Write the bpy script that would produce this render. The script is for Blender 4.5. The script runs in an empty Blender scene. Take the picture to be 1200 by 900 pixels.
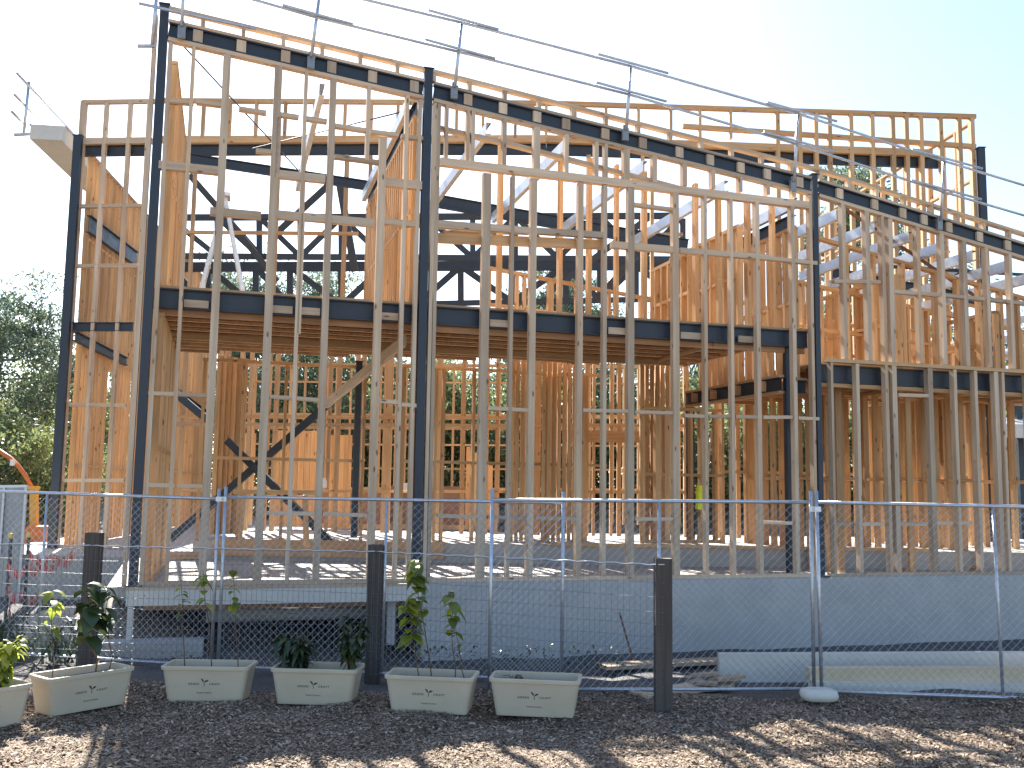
import bpy, math, random
import numpy as np
from mathutils import Vector, Matrix
random.seed(7); RNG = np.random.default_rng(7)
sc = bpy.context.scene; COL = sc.collection
rad = math.radians

# ---------------------------------------------------------------- camera
F_PX = 1136.0; H = 1.75; PITCH = rad(6.1); ROLL = rad(0.845)
CM = Matrix.Rotation(math.pi/2 + PITCH, 3, 'X') @ Matrix.Rotation(ROLL, 3, 'Z')
EYE = Vector((0, 0, H))
cd = bpy.data.cameras.new('camera'); cam = bpy.data.objects.new('camera', cd); COL.objects.link(cam)
cam.location = EYE; cam.rotation_euler = CM.to_euler()
cd.sensor_fit = 'HORIZONTAL'; cd.sensor_width = 36; cd.lens = F_PX/1200*36; cd.clip_end = 2000; cd.clip_start = .05
sc.camera = cam
def ray(px, py): return CM @ Vector(((px-600)/F_PX, -(py-450)/F_PX, -1))
def on_z(px, py, z=0.0):
    d = ray(px, py); return EYE + d*((z-H)/d.z)
def on_y(px, py, Y):
    d = ray(px, py); return EYE + d*(Y/d.y)
# skew front wall: s along it, t behind it, z up
P0 = Vector((-3.989, 10.445, 0)); UA = rad(16.42)
U = Vector((math.cos(UA), math.sin(UA), 0)); N = Vector((-math.sin(UA), math.cos(UA), 0)); Z = Vector((0, 0, 1))
def G(s, t, z): return P0 + U*s + N*t + Z*z
def Fsz(px, py, t=0.0):
    d = ray(px, py); p0 = P0 + N*t
    k = (p0-EYE).dot(N)/d.dot(N); p = EYE + d*k
    return (p-P0).dot(U), p.z
def zr(s):   # top of the raking front roof beam
    pts = [(-.3, 7.0), (0, 6.975), (3.05, 6.66), (8.43, 6.02), (14, 5.06)]
    for (a, za), (b, zb) in zip(pts, pts[1:]):
        if s <= b: return za + (zb-za)*(s-a)/(b-a)
    return pts[-1][1]
ZS = .65; ZD = 3.93; ZR = .96       # front slab, upper floor, rear slab

# ---------------------------------------------------------------- materials
def mat(name, rough=.6, metal=0.0):
    m = bpy.data.materials.new(name); m.use_nodes = True
    nt = m.node_tree; b = nt.nodes['Principled BSDF']
    b.inputs['Roughness'].default_value = rough; b.inputs['Metallic'].default_value = metal
    return m, nt, b
def node(nt, t, **kw):
    n = nt.nodes.new(t)
    for k, v in kw.items():
        if k in n.inputs: n.inputs[k].default_value = v
        else: setattr(n, k, v)
    return n
def ramp(nt, src, stops):
    r = nt.nodes.new('ShaderNodeValToRGB'); e = r.color_ramp.elements
    while len(e) < len(stops): e.new(.5)
    for x, (p, c) in zip(e, stops): x.position = p; x.color = (*c, 1)
    nt.links.new(src, r.inputs[0]); return r
def bump(nt, b, src, strength=.3, dist=.01):
    n = node(nt, 'ShaderNodeBump'); n.inputs['Strength'].default_value = strength; n.inputs['Distance'].default_value = dist
    nt.links.new(src, n.inputs['Height']); nt.links.new(n.outputs[0], b.inputs['Normal'])
def mixc(nt, fac, a, b, mode='MIX'):
    n = nt.nodes.new('ShaderNodeMix'); n.data_type = 'RGBA'; n.blend_type = mode
    for k, v in ((0, fac), (6, a), (7, b)):
        if isinstance(v, (int, float)): n.inputs[k].default_value = v
        elif isinstance(v, tuple): n.inputs[k].default_value = (*v, 1)
        else: nt.links.new(v, n.inputs[k])
    return n.outputs[2]
def coords(nt, scale=(1, 1, 1), rnd=True):
    tc = nt.nodes.new('ShaderNodeTexCoord'); mp = nt.nodes.new('ShaderNodeMapping'); mp.inputs['Scale'].default_value = scale
    nt.links.new(tc.outputs['Object'], mp.inputs['Vector'])
    if rnd:
        oi = nt.nodes.new('ShaderNodeObjectInfo'); mu = node(nt, 'ShaderNodeMath', operation='MULTIPLY'); mu.inputs[1].default_value = 37.0
        nt.links.new(oi.outputs['Random'], mu.inputs[0]); nt.links.new(mu.outputs[0], mp.inputs['Location'])
        return mp.outputs[0], oi.outputs['Random']
    return mp.outputs[0], None
def timber(name, c0, c1, c2, knots=True):
    m, nt, b = mat(name, .75)
    v, rnd = coords(nt, (26, 26, 1.3))
    n1 = node(nt, 'ShaderNodeTexNoise', Scale=1.0, Detail=5.0, Roughness=.6); nt.links.new(v, n1.inputs['Vector'])
    grain = ramp(nt, n1.outputs[0], [(.3, c0), (.7, c1)])
    hue = ramp(nt, rnd, [(0, (.74, .70, .66)), (.35, (1, .97, .93)), (.7, (.95, .86, .76)), (1, (1.14, 1.08, 1.02))])
    col = mixc(nt, 1.0, grain.outputs[0], hue.outputs[0], 'MULTIPLY')
    if knots:
        v2, _ = coords(nt, (9, 9, 3.2))
        vo = node(nt, 'ShaderNodeTexVoronoi', Scale=1.0); nt.links.new(v2, vo.inputs['Vector'])
        k = ramp(nt, vo.outputs['Distance'], [(.06, (1, 1, 1)), (.15, (0, 0, 0))])
        col = mixc(nt, k.outputs[0], col, c2)
    v3, _ = coords(nt, (3, 3, .6)); n3 = node(nt, 'ShaderNodeTexNoise', Scale=1.0, Detail=3.0); nt.links.new(v3, n3.inputs['Vector'])
    st = ramp(nt, n3.outputs[0], [(.35, (.78, .74, .72)), (.6, (1, 1, 1))])
    col = mixc(nt, 1.0, col, st.outputs[0], 'MULTIPLY')
    nt.links.new(col, b.inputs['Base Color']); bump(nt, b, n1.outputs[0], .25, .004)
    return m
def noisy(name, c0, c1, scale=6.0, rough=.7, metal=0.0, bs=.2, bd=.01, detail=6.0):
    m, nt, b = mat(name, rough, metal); v, _ = coords(nt)
    n = node(nt, 'ShaderNodeTexNoise', Scale=scale, Detail=detail, Roughness=.65); nt.links.new(v, n.inputs['Vector'])
    r = ramp(nt, n.outputs[0], [(.3, c0), (.72, c1)]); nt.links.new(r.outputs[0], b.inputs['Base Color'])
    rr = ramp(nt, n.outputs[0], [(.3, (rough*.8,)*3), (.7, (min(1, rough*1.2),)*3)]); nt.links.new(rr.outputs[0], b.inputs['Roughness'])
    if bs: bump(nt, b, n.outputs[0], bs, bd)
    return m
M = {}
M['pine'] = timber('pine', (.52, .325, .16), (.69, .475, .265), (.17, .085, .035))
M['pine_grey'] = timber('pine_shade_grey', (.55, .43, .305), (.73, .60, .455), (.20, .12, .07))  # greyer copy of pine: cool sky shade and glare put into the colour
M['red_joist'] = timber('joist_timber', (.45, .24, .12), (.62, .37, .21), (.25, .12, .05), False)
M['lvl'] = timber('lvl', (.45, .28, .14), (.60, .41, .23), (.3, .18, .09), False)
M['ply'] = timber('plywood', (.42, .30, .18), (.54, .40, .25), (.25, .15, .08), False)
M['steel'] = noisy('steel_primer', (.018, .026, .038), (.031, .044, .063), 9, .5, 0, .05)
M['galv'] = noisy('galvanised', (.50, .53, .57), (.70, .73, .76), 14, .42, .75, .03)
M['tube'] = noisy('galvanised_tube', (.42, .45, .50), (.62, .65, .69), 20, .38, .7, .05)
M['wire'] = noisy('galvanised_wire', (.54, .56, .59), (.70, .72, .75), 20, .32, .8, 0)
M['wire_dark'] = noisy('garden_wire', (.16, .18, .20), (.30, .32, .35), 20, .5, .4, 0)
M['clamp'] = noisy('clamp_steel', (.20, .21, .22), (.32, .33, .34), 20, .5, .5, .05)
M['alu'] = noisy('aluminium', (.48, .50, .53), (.66, .68, .70), 12, .35, .8, .03)
M['concrete'] = noisy('concrete', (.38, .365, .345), (.50, .48, .455), 2.3, .85, 0, .25, .008, 9)
M['slab'] = noisy('slab_top', (.33, .305, .27), (.48, .45, .41), 1.6, .8, 0, .15, .006, 8)
M['white'] = noisy('white_beam', (.58, .55, .49), (.70, .67, .60), 3, .6, 0, .08)
M['cream'] = noisy('cream_beam', (.55, .44, .28), (.66, .55, .38), 3, .6, 0, .08)
M['tub'] = noisy('tub_plastic', (.52, .44, .32), (.60, .52, .39), 2.5, .5, 0, .04, .004)
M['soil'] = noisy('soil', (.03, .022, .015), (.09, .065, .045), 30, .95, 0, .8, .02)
M['print'] = noisy('print', (.03, .02, .02), (.05, .04, .04), 8, .6, 0, 0)
M['dark_post'] = timber('dark_post', (.055, .047, .043), (.115, .10, .09), (.03, .025, .02), False)
M['orange'] = noisy('orange_paint', (.55, .14, .03), (.70, .22, .05), 4, .5)
M['amber'] = noisy('amber_paint', (.60, .30, .03), (.72, .40, .06), 4, .5)
M['yellow'] = noisy('yellow_plastic', (.72, .80, .02), (.85, .92, .05), 4, .5, 0, 0)
M['cap'] = noisy('yellow_cap', (.65, .45, .06), (.8, .58, .12), 4, .5, 0, 0)
M['redtape'] = noisy('red_tape', (.65, .05, .06), (.8, .14, .13), 5, .5, 0, 0)
M['whitetape'] = noisy('white_tape', (.75, .74, .73), (.85, .84, .83), 5, .5, 0, 0)
M['board'] = noisy('site_board', (.30, .30, .28), (.46, .46, .44), 3, .8)
M['card'] = noisy('offcuts', (.30, .22, .14), (.48, .37, .26), 6, .85)
M['brick'] = noisy('brown_wrap', (.16, .10, .08), (.26, .17, .13), 5, .85)
M['rust'] = noisy('rusty_bar', (.10, .05, .03), (.2, .10, .06), 20, .8)
M['stem'] = noisy('stem', (.10, .055, .03), (.18, .11, .06), 12, .8, 0, 0)
M['bark'] = noisy('bark', (.14, .12, .10), (.34, .30, .26), 5, .9, 0, .5, .02)
M['roofsheet'] = noisy('roof_sheet', (.44, .46, .50), (.58, .60, .64), 4, .35, .6, .05)
def leaf_mat(name, c0, c1, c2, trans=.45):
    m = bpy.data.materials.new(name); m.use_nodes = True; nt = m.node_tree; nt.nodes.remove(nt.nodes['Principled BSDF'])
    g = nt.nodes.new('ShaderNodeNewGeometry')
    r = ramp(nt, g.outputs['Random Per Island'], [(0, c0), (.55, c1), (1, c2)])
    v, _ = coords(nt); n = node(nt, 'ShaderNodeTexNoise', Scale=.9, Detail=2.0); nt.links.new(v, n.inputs['Vector'])
    k = ramp(nt, n.outputs[0], [(.35, (.7, .75, .8)), (.65, (1.2, 1.15, .95))])
    col = mixc(nt, 1.0, r.outputs[0], k.outputs[0], 'MULTIPLY')
    d = nt.nodes.new('ShaderNodeBsdfDiffuse'); t = nt.nodes.new('ShaderNodeBsdfTranslucent'); gl = nt.nodes.new('ShaderNodeBsdfGlossy')
    gl.inputs['Roughness'].default_value = .4
    mx = nt.nodes.new('ShaderNodeMixShader'); mx.inputs[0].default_value = trans
    m2 = nt.nodes.new('ShaderNodeMixShader'); m2.inputs[0].default_value = .06
    for x in (d, t): nt.links.new(col, x.inputs['Color'])
    nt.links.new(d.outputs[0], mx.inputs[1]); nt.links.new(t.outputs[0], mx.inputs[2])
    nt.links.new(mx.outputs[0], m2.inputs[1]); nt.links.new(gl.outputs[0], m2.inputs[2])
    nt.links.new(m2.outputs[0], nt.nodes['Material Output'].inputs[0]); return m
M['gum'] = leaf_mat('gum_leaves', (.10, .145, .11), (.16, .215, .15), (.25, .30, .20))
M['gum2'] = leaf_mat('olive_leaves', (.115, .15, .075), (.19, .235, .105), (.28, .32, .15))
M['plantleaf'] = leaf_mat('plant_leaves', (.16, .22, .03), (.30, .37, .05), (.48, .50, .08), .7)
M['darkleaf'] = leaf_mat('dark_plant_leaves', (.02, .04, .018), (.04, .07, .025), (.08, .11, .04), .35)
M['strap'] = leaf_mat('strappy_leaves', (.03, .05, .03), (.05, .08, .05), (.10, .14, .08), .3)
M['petal'] = leaf_mat('petals', (.55, .48, .06), (.65, .6, .1), (.7, .66, .2), .5)

# ---------------------------------------------------------------- object helpers
def thing(name, label, cat, loc=(0, 0, 0), rz=0.0, group=None):
    o = bpy.data.objects.new(name, None); COL.objects.link(o); o.empty_display_size = .2
    o.location = loc; o.rotation_euler = (0, 0, rz); o['label'] = label; o['category'] = cat; o['kind'] = 'thing'
    if group: o['group'] = group
    return o
def tag(o, label, cat, group=None, kind=None):
    if label: o['label'] = label
    if cat: o['category'] = cat
    if group: o['group'] = group
    if kind or label: o['kind'] = kind or 'thing'
    return o
def pmat(p):
    if p is None: return Matrix.Identity(4)
    m = Matrix.Translation(p.location) @ p.rotation_euler.to_matrix().to_4x4()
    return (pmat(p.parent) @ m) if p.parent else m
def link(name, me, m, parent=None, mw=None):
    o = bpy.data.objects.new(name, me); COL.objects.link(o)
    if m: me.materials.append(m)
    mw = mw or Matrix.Identity(4)
    if parent is not None:
        o.parent = parent; mw = pmat(parent).inverted() @ mw
    o.location = mw.to_translation(); o.rotation_euler = mw.to_euler()
    return o
def frame(a, b, face):
    z = (b-a).normalized(); y = face - z*face.dot(z)
    if y.length < 1e-5: y = Vector((1, 0, 0)) - z*z.x
    y.normalize(); x = y.cross(z)
    return Matrix(((x.x, y.x, z.x, a.x), (x.y, y.y, z.y, a.y), (x.z, y.z, z.z, a.z), (0, 0, 0, 1)))
BOXF = [(0, 3, 2, 1), (4, 5, 6, 7), (0, 1, 5, 4), (1, 2, 6, 5), (2, 3, 7, 6), (3, 0, 4, 7)]
def bar(name, parent, a, b, w, d, m, face=N):
    """one straight member from a to b: w across, d along FACE"""
    L = (b-a).length; w /= 2; d /= 2
    me = bpy.data.meshes.new(name)
    me.from_pydata([(-w, -d, 0), (w, -d, 0), (w, d, 0), (-w, d, 0), (-w, -d, L), (w, -d, L), (w, d, L), (-w, d, L)], [], BOXF)
    return link(name, me, m, parent, frame(a, b, face))
def profile(name, parent, a, b, pts, m, face=N):
    L = (b-a).length; n = len(pts); me = bpy.data.meshes.new(name)
    vs = [(x, y, 0) for x, y in pts] + [(x, y, L) for x, y in pts]
    fs = [tuple(reversed(range(n))), tuple(range(n, 2*n))] + [(i, (i+1) % n, n+(i+1) % n, n+i) for i in range(n)]
    me.from_pydata(vs, [], fs); return link(name, me, m, parent, frame(a, b, face))
def isec(h, w, tf=.012, tw=.008):     # x: depth of the web, y: flange width
    h /= 2; w /= 2; tw /= 2
    return [(-h, -w), (-h+tf, -w), (-h+tf, -tw), (h-tf, -tw), (h-tf, -w), (h, -w), (h, w), (h-tf, w), (h-tf, tw), (-h+tf, tw), (-h+tf, w), (-h, w)]
def csec(h, w, t=.006):
    h /= 2; w /= 2
    return [(-h, -w), (h, -w), (h, w), (h-.02, w), (h-.02, w-t), (h-t, w-t), (h-t, -w+t), (-h+t, -w+t), (-h+t, w-t), (-h+.02, w-t), (-h+.02, w), (-h, w)]
class MB:
    def __init__(s): s.v = []; s.f = []; s.mi = []
    def add(s, vs, fs, mi=0):
        k = len(s.v); s.v += [tuple(x) for x in vs]; s.f += [tuple(i+k for i in f) for f in fs]; s.mi += [mi]*len(fs)
    def box(s, c, sz, mw=None, mi=0):
        x, y, z = (q/2 for q in sz); c = Vector(c)
        vs = [Vector(p) for p in ((-x, -y, -z), (x, -y, -z), (x, y, -z), (-x, y, -z), (-x, -y, z), (x, -y, z), (x, y, z), (-x, y, z))]
        s.add([(mw @ p if mw else p)+c for p in vs], BOXF, mi)
    def bar(s, a, b, w, d, face=N, mi=0):
        m = frame(a, b, face); L = (b-a).length; w /= 2; d /= 2
        s.add([m @ Vector(p) for p in ((-w, -d, 0), (w, -d, 0), (w, d, 0), (-w, d, 0), (-w, -d, L), (w, -d, L), (w, d, L), (-w, d, L))], BOXF, mi)
    def tube(s, pts, r, n=6, mi=0, caps=True):
        pts = [Vector(p) for p in pts]; rs = r if isinstance(r, (list, tuple)) else [r]*len(pts); vs = []; fs = []
        x = None
        for i, p in enumerate(pts):
            d = (pts[min(i+1, len(pts)-1)]-pts[max(i-1, 0)]).normalized()
            if x is None: x = d.orthogonal().normalized()
            x = x - d*x.dot(d)
            x = x.normalized() if x.length > 1e-6 else d.orthogonal().normalized()
            y = d.cross(x)
            for k in range(n):
                a = 2*math.pi*k/n; vs.append(p+(x*math.cos(a)+y*math.sin(a))*rs[i])
        for i in range(len(pts)-1):
            for k in range(n): fs.append((i*n+k, i*n+(k+1) % n, (i+1)*n+(k+1) % n, (i+1)*n+k))
        if caps: fs += [tuple(reversed(range(n))), tuple(range((len(pts)-1)*n, len(pts)*n))]
        s.add(vs, fs, mi)
    def build(s, name, m, parent=None, smooth=False, mw=None):
        me = bpy.data.meshes.new(name); me.from_pydata(s.v, [], s.f)
        ms = m if isinstance(m, list) else [m]
        o = link(name, me, None, parent, mw)
        for x in ms: me.materials.append(x)
        if len(ms) > 1: me.polygons.foreach_set('material_index', s.mi)
        if smooth: me.polygons.foreach_set('use_smooth', [True]*len(me.polygons))
        return o
def tube(name, parent, pts, r, m, n=8):
    b = MB(); b.tube(pts, r, n); return b.build(name, m, parent, True)
def dup(o, label=None, name=None, parent=None):
    c = o.copy(); COL.objects.link(c)
    if label: c['label'] = label
    if parent: c.parent = parent
    for ch in list(o.children): dup(ch, parent=c)
    return c
SW = .09      # stud depth
def wood(i=None): return M['pine']

def joist(parent, a, b, h):
    m_ = MB(); m_.bar(a, b, h, .012, N, 0); m_.bar(a-Z*(h/2+.018), b-Z*(h/2+.018), .036, .065, N, 1); m_.bar(a+Z*(h/2+.018), b+Z*(h/2+.018), .034, .063, N, 1)
    return m_.build('joist', [M['web'], M['flange']], parent)
M['web'] = timber('joist_web', (.20, .09, .05), (.32, .16, .09), (.1, .05, .03), False)
M['flange'] = timber('joist_flange', (.50, .31, .17), (.66, .46, .28), (.3, .18, .09), False)
# ---------------------------------------------------------------- setting: ground
def axis(pts):
    out = []
    for a, b, st in pts:
        n = max(1, int(round((b-a)/st))); out += [a+(b-a)*i/n for i in range(n)]
    return np.array(out + [pts[-1][1]])
xs = axis([(-600, -60, 60), (-60, -10, 5), (-10, 10, .25), (10, 60, 5), (60, 600, 60)])
ys = axis([(-60, 0, 10), (0, 4, .5), (4, 11, .2), (11, 60, 3.5), (60, 900, 70)])
gx, gy = np.meshgrid(xs, ys)
sm = lambda q: np.clip(q, 0, 1)**2*(3-2*np.clip(q, 0, 1))
def gz_np(x, y):
    w = np.clip((y-3)/3, 0, 1)*np.clip((13-y)/3, 0, 1)
    return w*(.025*np.sin(x*1.7+1)*np.cos(y*2.1)+.018*np.sin(x*4.3+y*3.1)+.012*np.sin(7.1*x-5*y)) - .02 - .21*sm((y-8.75)/2.0)*sm((x+3.4)/2.6)*sm((60-y)/30)
gzv = gz_np(gx, gy)
nx, ny = len(xs), len(ys)
me = bpy.data.meshes.new('ground')
fs = [(j*nx+i, j*nx+i+1, (j+1)*nx+i+1, (j+1)*nx+i) for j in range(ny-1) for i in range(nx-1)]
me.from_pydata(np.stack([gx.ravel(), gy.ravel(), gzv.ravel()], 1).tolist(), [], fs)
me.polygons.foreach_set('use_smooth', [True]*len(me.polygons))
gm, nt, b = mat('ground_mulch', .95)
v, _ = coords(nt, rnd=False)
n1 = node(nt, 'ShaderNodeTexVoronoi', Scale=42.0); nt.links.new(v, n1.inputs['Vector'])
n2 = node(nt, 'ShaderNodeTexNoise', Scale=1.1, Detail=8.0, Roughness=.7); nt.links.new(v, n2.inputs['Vector'])
mul = ramp(nt, n1.outputs['Color'], [(0, (.06, .04, .028)), (.5, (.17, .12, .08)), (1, (.30, .22, .15))])
dirt = ramp(nt, n2.outputs[0], [(.3, (.055, .052, .05)), (.7, (.14, .13, .12))])
sp = nt.nodes.new('ShaderNodeSeparateXYZ'); nt.links.new(v, sp.inputs[0])
ad = node(nt, 'ShaderNodeMath', operation='MULTIPLY_ADD'); nt.links.new(n2.outputs[0], ad.inputs[0]); ad.inputs[1].default_value = 2.2; nt.links.new(sp.outputs['Y'], ad.inputs[2])
ed = ramp(nt, ad.outputs[0], [(0, (0, 0, 0)), (1, (1, 1, 1))])
mr = node(nt, 'ShaderNodeMapRange'); mr.inputs['From Min'].default_value = 9.6; mr.inputs['From Max'].default_value = 10.0
nt.links.new(ad.outputs[0], mr.inputs['Value'])
nt.links.new(mixc(nt, mr.outputs[0], mul.outputs[0], dirt.outputs[0]), b.inputs['Base Color'])
bump(nt, b, n1.outputs['Distance'], .8, .02)
tag(link('ground', me, gm), None, None, kind='structure')

# wood chips lying over the ground in front of the fence
def chips():
    n = 230000
    x = RNG.uniform(-6.5, 6.5, n); y = 5.3 + 3.4*RNG.random(n)**.9
    z = gz_np(x, y) + RNG.uniform(.0, .016, n)
    L = RNG.gamma(3, .0024, n)+.003; W = L*RNG.uniform(.22, .6, n)
    a = RNG.uniform(0, 2*np.pi, n); ti = RNG.normal(0, .28, n); tj = RNG.normal(0, .28, n)
    ux = np.stack([np.cos(a), np.sin(a), ti], 1); vx = np.stack([-np.sin(a), np.cos(a), tj], 1)
    c = np.stack([x, y, z], 1)
    L = L[:, None]; W = W[:, None]
    V = np.stack([c-ux*L-vx*W, c+ux*L-vx*W*.6, c+ux*L*.9+vx*W, c-ux*L*.8+vx*W*.9], 1).reshape(-1, 3)
    me = bpy.data.meshes.new('wood_chips')
    me.vertices.add(4*n); me.vertices.foreach_set('co', V.ravel())
    me.loops.add(4*n); me.loops.foreach_set('vertex_index', np.arange(4*n))
    me.polygons.add(n); me.polygons.foreach_set('loop_start', np.arange(n)*4)
    me.update()
    m, nt, b = mat('wood_chip', .9); g = nt.nodes.new('ShaderNodeNewGeometry')
    r = ramp(nt, g.outputs['Random Per Island'], [(0, (.11, .075, .05)), (.4, (.235, .17, .118)), (.75, (.35, .26, .185)), (1, (.52, .42, .31))])
    nt.links.new(r.outputs[0], b.inputs['Base Color'])
    o = link('mulch', me, m); tag(o, 'brown wood chip mulch spread in front of the garden fence', 'mulch', kind='stuff')
chips()

# slabs and footing walls
def prism(name, poly, z0, z1, m, parent=None):
    n = len(poly); vs = [(p[0], p[1], z0) for p in poly]+[(p[0], p[1], z1) for p in poly]
    me = bpy.data.meshes.new(name)
    me.from_pydata(vs, [], [tuple(reversed(range(n))), tuple(range(n, 2*n))]+[(i, (i+1) % n, n+(i+1) % n, n+i) for i in range(n)])
    return link(name, me, m, parent)
s_c = 3.02
a, b_, = G(3.02, -.02, 0), G(16, -.02, 0)
t = thing('foundation', 'long grey concrete footing wall and slab edge under the right part of the timber frame', 'foundation', G(8, 0, 0))
prism('footing_wall', [G(3.12, -.03, 0)[:2], G(16, -.03, 0)[:2], G(16, .28, 0)[:2], G(3.12, .28, 0)[:2]], -.5, ZS-.012, M['concrete'], t)
prism('floor_slab', [G(-.25, .0, 0)[:2], G(16, .0, 0)[:2], G(16, 6, 0)[:2], (9, 14.4), (-5.6, 14.4)], ZS-.10, ZS, M['slab'], t)
r2 = thing('rear_floor', 'raised pale concrete floor with a grey step face behind the front bay', 'floor', (0, 14.2, 0))
prism('floor_slab', [(-4.6, 14.25), (9.5, 14.25), (14, 17), (14, 18.6), (-4.6, 18.2)], -.05, ZR-.04, M['slab'], r2)
bar('edge_board', r2, Vector((-4.3, 14.225, ZR-.13)), Vector((-.95, 14.225, ZR-.13)), .24, .045, M['lvl'], Vector((0, 1, 0)))
bar('edge_board', r2, Vector((.6, 14.225, ZR-.02)), Vector((6.2, 14.225, ZR-.02)), .045, .045, M['pine'], Vector((0, 1, 0)))
lf = thing('side_floor', 'low concrete floor of the left wing behind the tape and weeds', 'floor', (-7, 15, 0))
prism('floor_slab', [(-8.4, 15.2), (-4.62, 14.45), (-4.62, 30), (-10, 30)], -.05, ZS-.02, M['slab'], lf)

# ---------------------------------------------------------------- timber walls: helpers
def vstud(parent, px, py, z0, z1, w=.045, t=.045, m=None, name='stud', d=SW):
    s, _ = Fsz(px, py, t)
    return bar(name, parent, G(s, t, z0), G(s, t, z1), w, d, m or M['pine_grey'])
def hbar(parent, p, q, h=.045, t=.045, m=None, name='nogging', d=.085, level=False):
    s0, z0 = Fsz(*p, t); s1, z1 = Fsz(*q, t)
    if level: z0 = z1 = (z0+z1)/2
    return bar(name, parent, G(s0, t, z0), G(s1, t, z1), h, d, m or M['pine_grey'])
def under(px, py): return zr(Fsz(px, py)[0])-.262
PG = M['pine_grey']; PI = M['pine']

# front wall, first bay
w = thing('stud_wall', 'tall timber stud wall frame between the tallest steel column and the second steel column', 'wall frame', G(1.5, 0, ZS), group='front wall frames')
for px, wd in ((207, .040), (248, .085), (311, .088), (345, .042), (378, .075), (468, .045)):
    vstud(w, px, 450, ZS+.045, under(px, 450), wd)
vstud(w, 440, 450, ZS+.045, Fsz(447, 160)[1], .085); vstud(w, 432, 110, Fsz(428, 187)[1], under(432, 110), .045)
vstud(w, 326, 170, Fsz(326, 203)[1], Fsz(326, 137)[1], .05)
vstud(w, 355, 260, Fsz(355, 300)[1]-.9, Fsz(355, 250)[1], .04)
for ds in (-.088, .085, 2.955): bar('stud', w, G(ds, .045, ZS-.02), G(ds, .045, (zr(ds)-.27) if ds > 0 else zr(0)+.02), .045, SW, PG)
hbar(w, (186, 196), (261, 199), .09, name='lintel', level=True); hbar(w, (323, 206), (381, 209), .09, name='lintel', level=True); hbar(w, (446, 214), (499, 218), .10, name='lintel', level=True)
for p, q in (((196, 119), (227, 121)), ((230, 120), (262, 124)), ((280, 128), (312, 133)), ((322, 134), (350, 138)), ((356, 139), (383, 143)), ((392, 148), (432, 154)), ((434, 155), (467, 159)), ((470, 160), (500, 164)),
             ((300, 177), (322, 179)), ((392, 184), (445, 191))): hbar(w, p, q, .045)
hbar(w, (246, 249), (306, 252), .085, name='lintel', level=True); hbar(w, (318, 251), (438, 262), .09, name='lintel', level=True); hbar(w, (444, 260), (490, 263), .07, level=True)
for p, q in (((174, 461), (206, 462)), ((208, 462), (243, 464)), ((316, 465), (344, 467)), ((347, 467), (375, 469)), ((444, 470), (467, 472)), ((470, 474), (492, 476)),
             ((170, 568), (205, 569)), ((208, 569), (241, 570)), ((312, 601), (372, 602)), ((378, 602), (430, 604))): hbar(w, p, q, .042)
bar('bottom_plate', w, G(.05, .05, ZS+.024), G(2.98, .05, ZS+.024), .045, SW, PG)
# front wall, second bay
w = thing('stud_wall', 'wide timber stud wall frame between the second and third steel columns, above the concrete footing', 'wall frame', G(5.5, 0, ZS), group='front wall frames')
zmid = lambda px: Fsz(px, 192+(px-512)*.1027)[1]
for px, wd in ((566, .10), (597, .042), (622, .08), (678, .07), (707, .05), (738, .085), (791, .085), (826, .045), (857, .045), (888, .055), (930, .055)):
    vstud(w, px, 450, ZS+.045, zmid(px)-.05, wd)
for px, wd in ((522, .04), (547, .04), (553, .045), (590, .05), (628, .085), (663, .05), (698, .05), (709, .045), (733, .085), (766, .06), (801, .06), (834, .055), (866, .05), (898, .05), (928, .06)):
    vstud(w, px, 190, zmid(px)+.05, under(px, 190), wd)
for ds in (3.14, 3.19, 8.34): bar('stud', w, G(ds, .045, ZS), G(ds, .045, zr(ds)-.27), .042, SW, PG)
zz = [Fsz(x, y)[1] for x, y in ((512, 194), (730, 212), (960, 238))]
bar('middle_plate', w, G(3.22, .045, sum(zz)/3+.02), G(8.32, .045, sum(zz)/3-.02), .095, .092, PG)
hbar(w, (512, 263), (563, 267), .09, name='lintel'); hbar(w, (571, 267), (619, 271), .085, name='lintel'); hbar(w, (627, 271), (706, 276), .075, name='lintel')
hbar(w, (512, 279), (563, 281), .115, .14, name='lintel', m=PI); hbar(w, (563, 281), (707, 287), .115, .14, name='lintel', m=PI)
hbar(w, (716, 287), (787, 293), .085, name='lintel'); hbar(w, (796, 294), (900, 302), .07, name='lintel'); hbar(w, (900, 303), (956, 309), .05)
for p, q in (((741, 240), (787, 246)), ((571, 478), (618, 481)), ((682, 481), (735, 482)), ((743, 483), (787, 484)), ((801, 487), (824, 488)), ((829, 488), (855, 488)), ((861, 488), (886, 489)), ((893, 489), (927, 489)), ((934, 490), (958, 491)),
             ((512, 604), (561, 606)), ((571, 606), (618, 607)), ((627, 607), (675, 608)), ((743, 608), (787, 608)), ((893, 612), (927, 613))): hbar(w, p, q, .042)
hbar(w, (512, 150), (600, 170), .05, .13); hbar(w, (600, 170), (815, 226), .05, .13)
bar('bottom_plate', w, G(3.2, .05, ZS+.024), G(8.33, .05, ZS+.024), .045, SW, PG)
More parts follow.
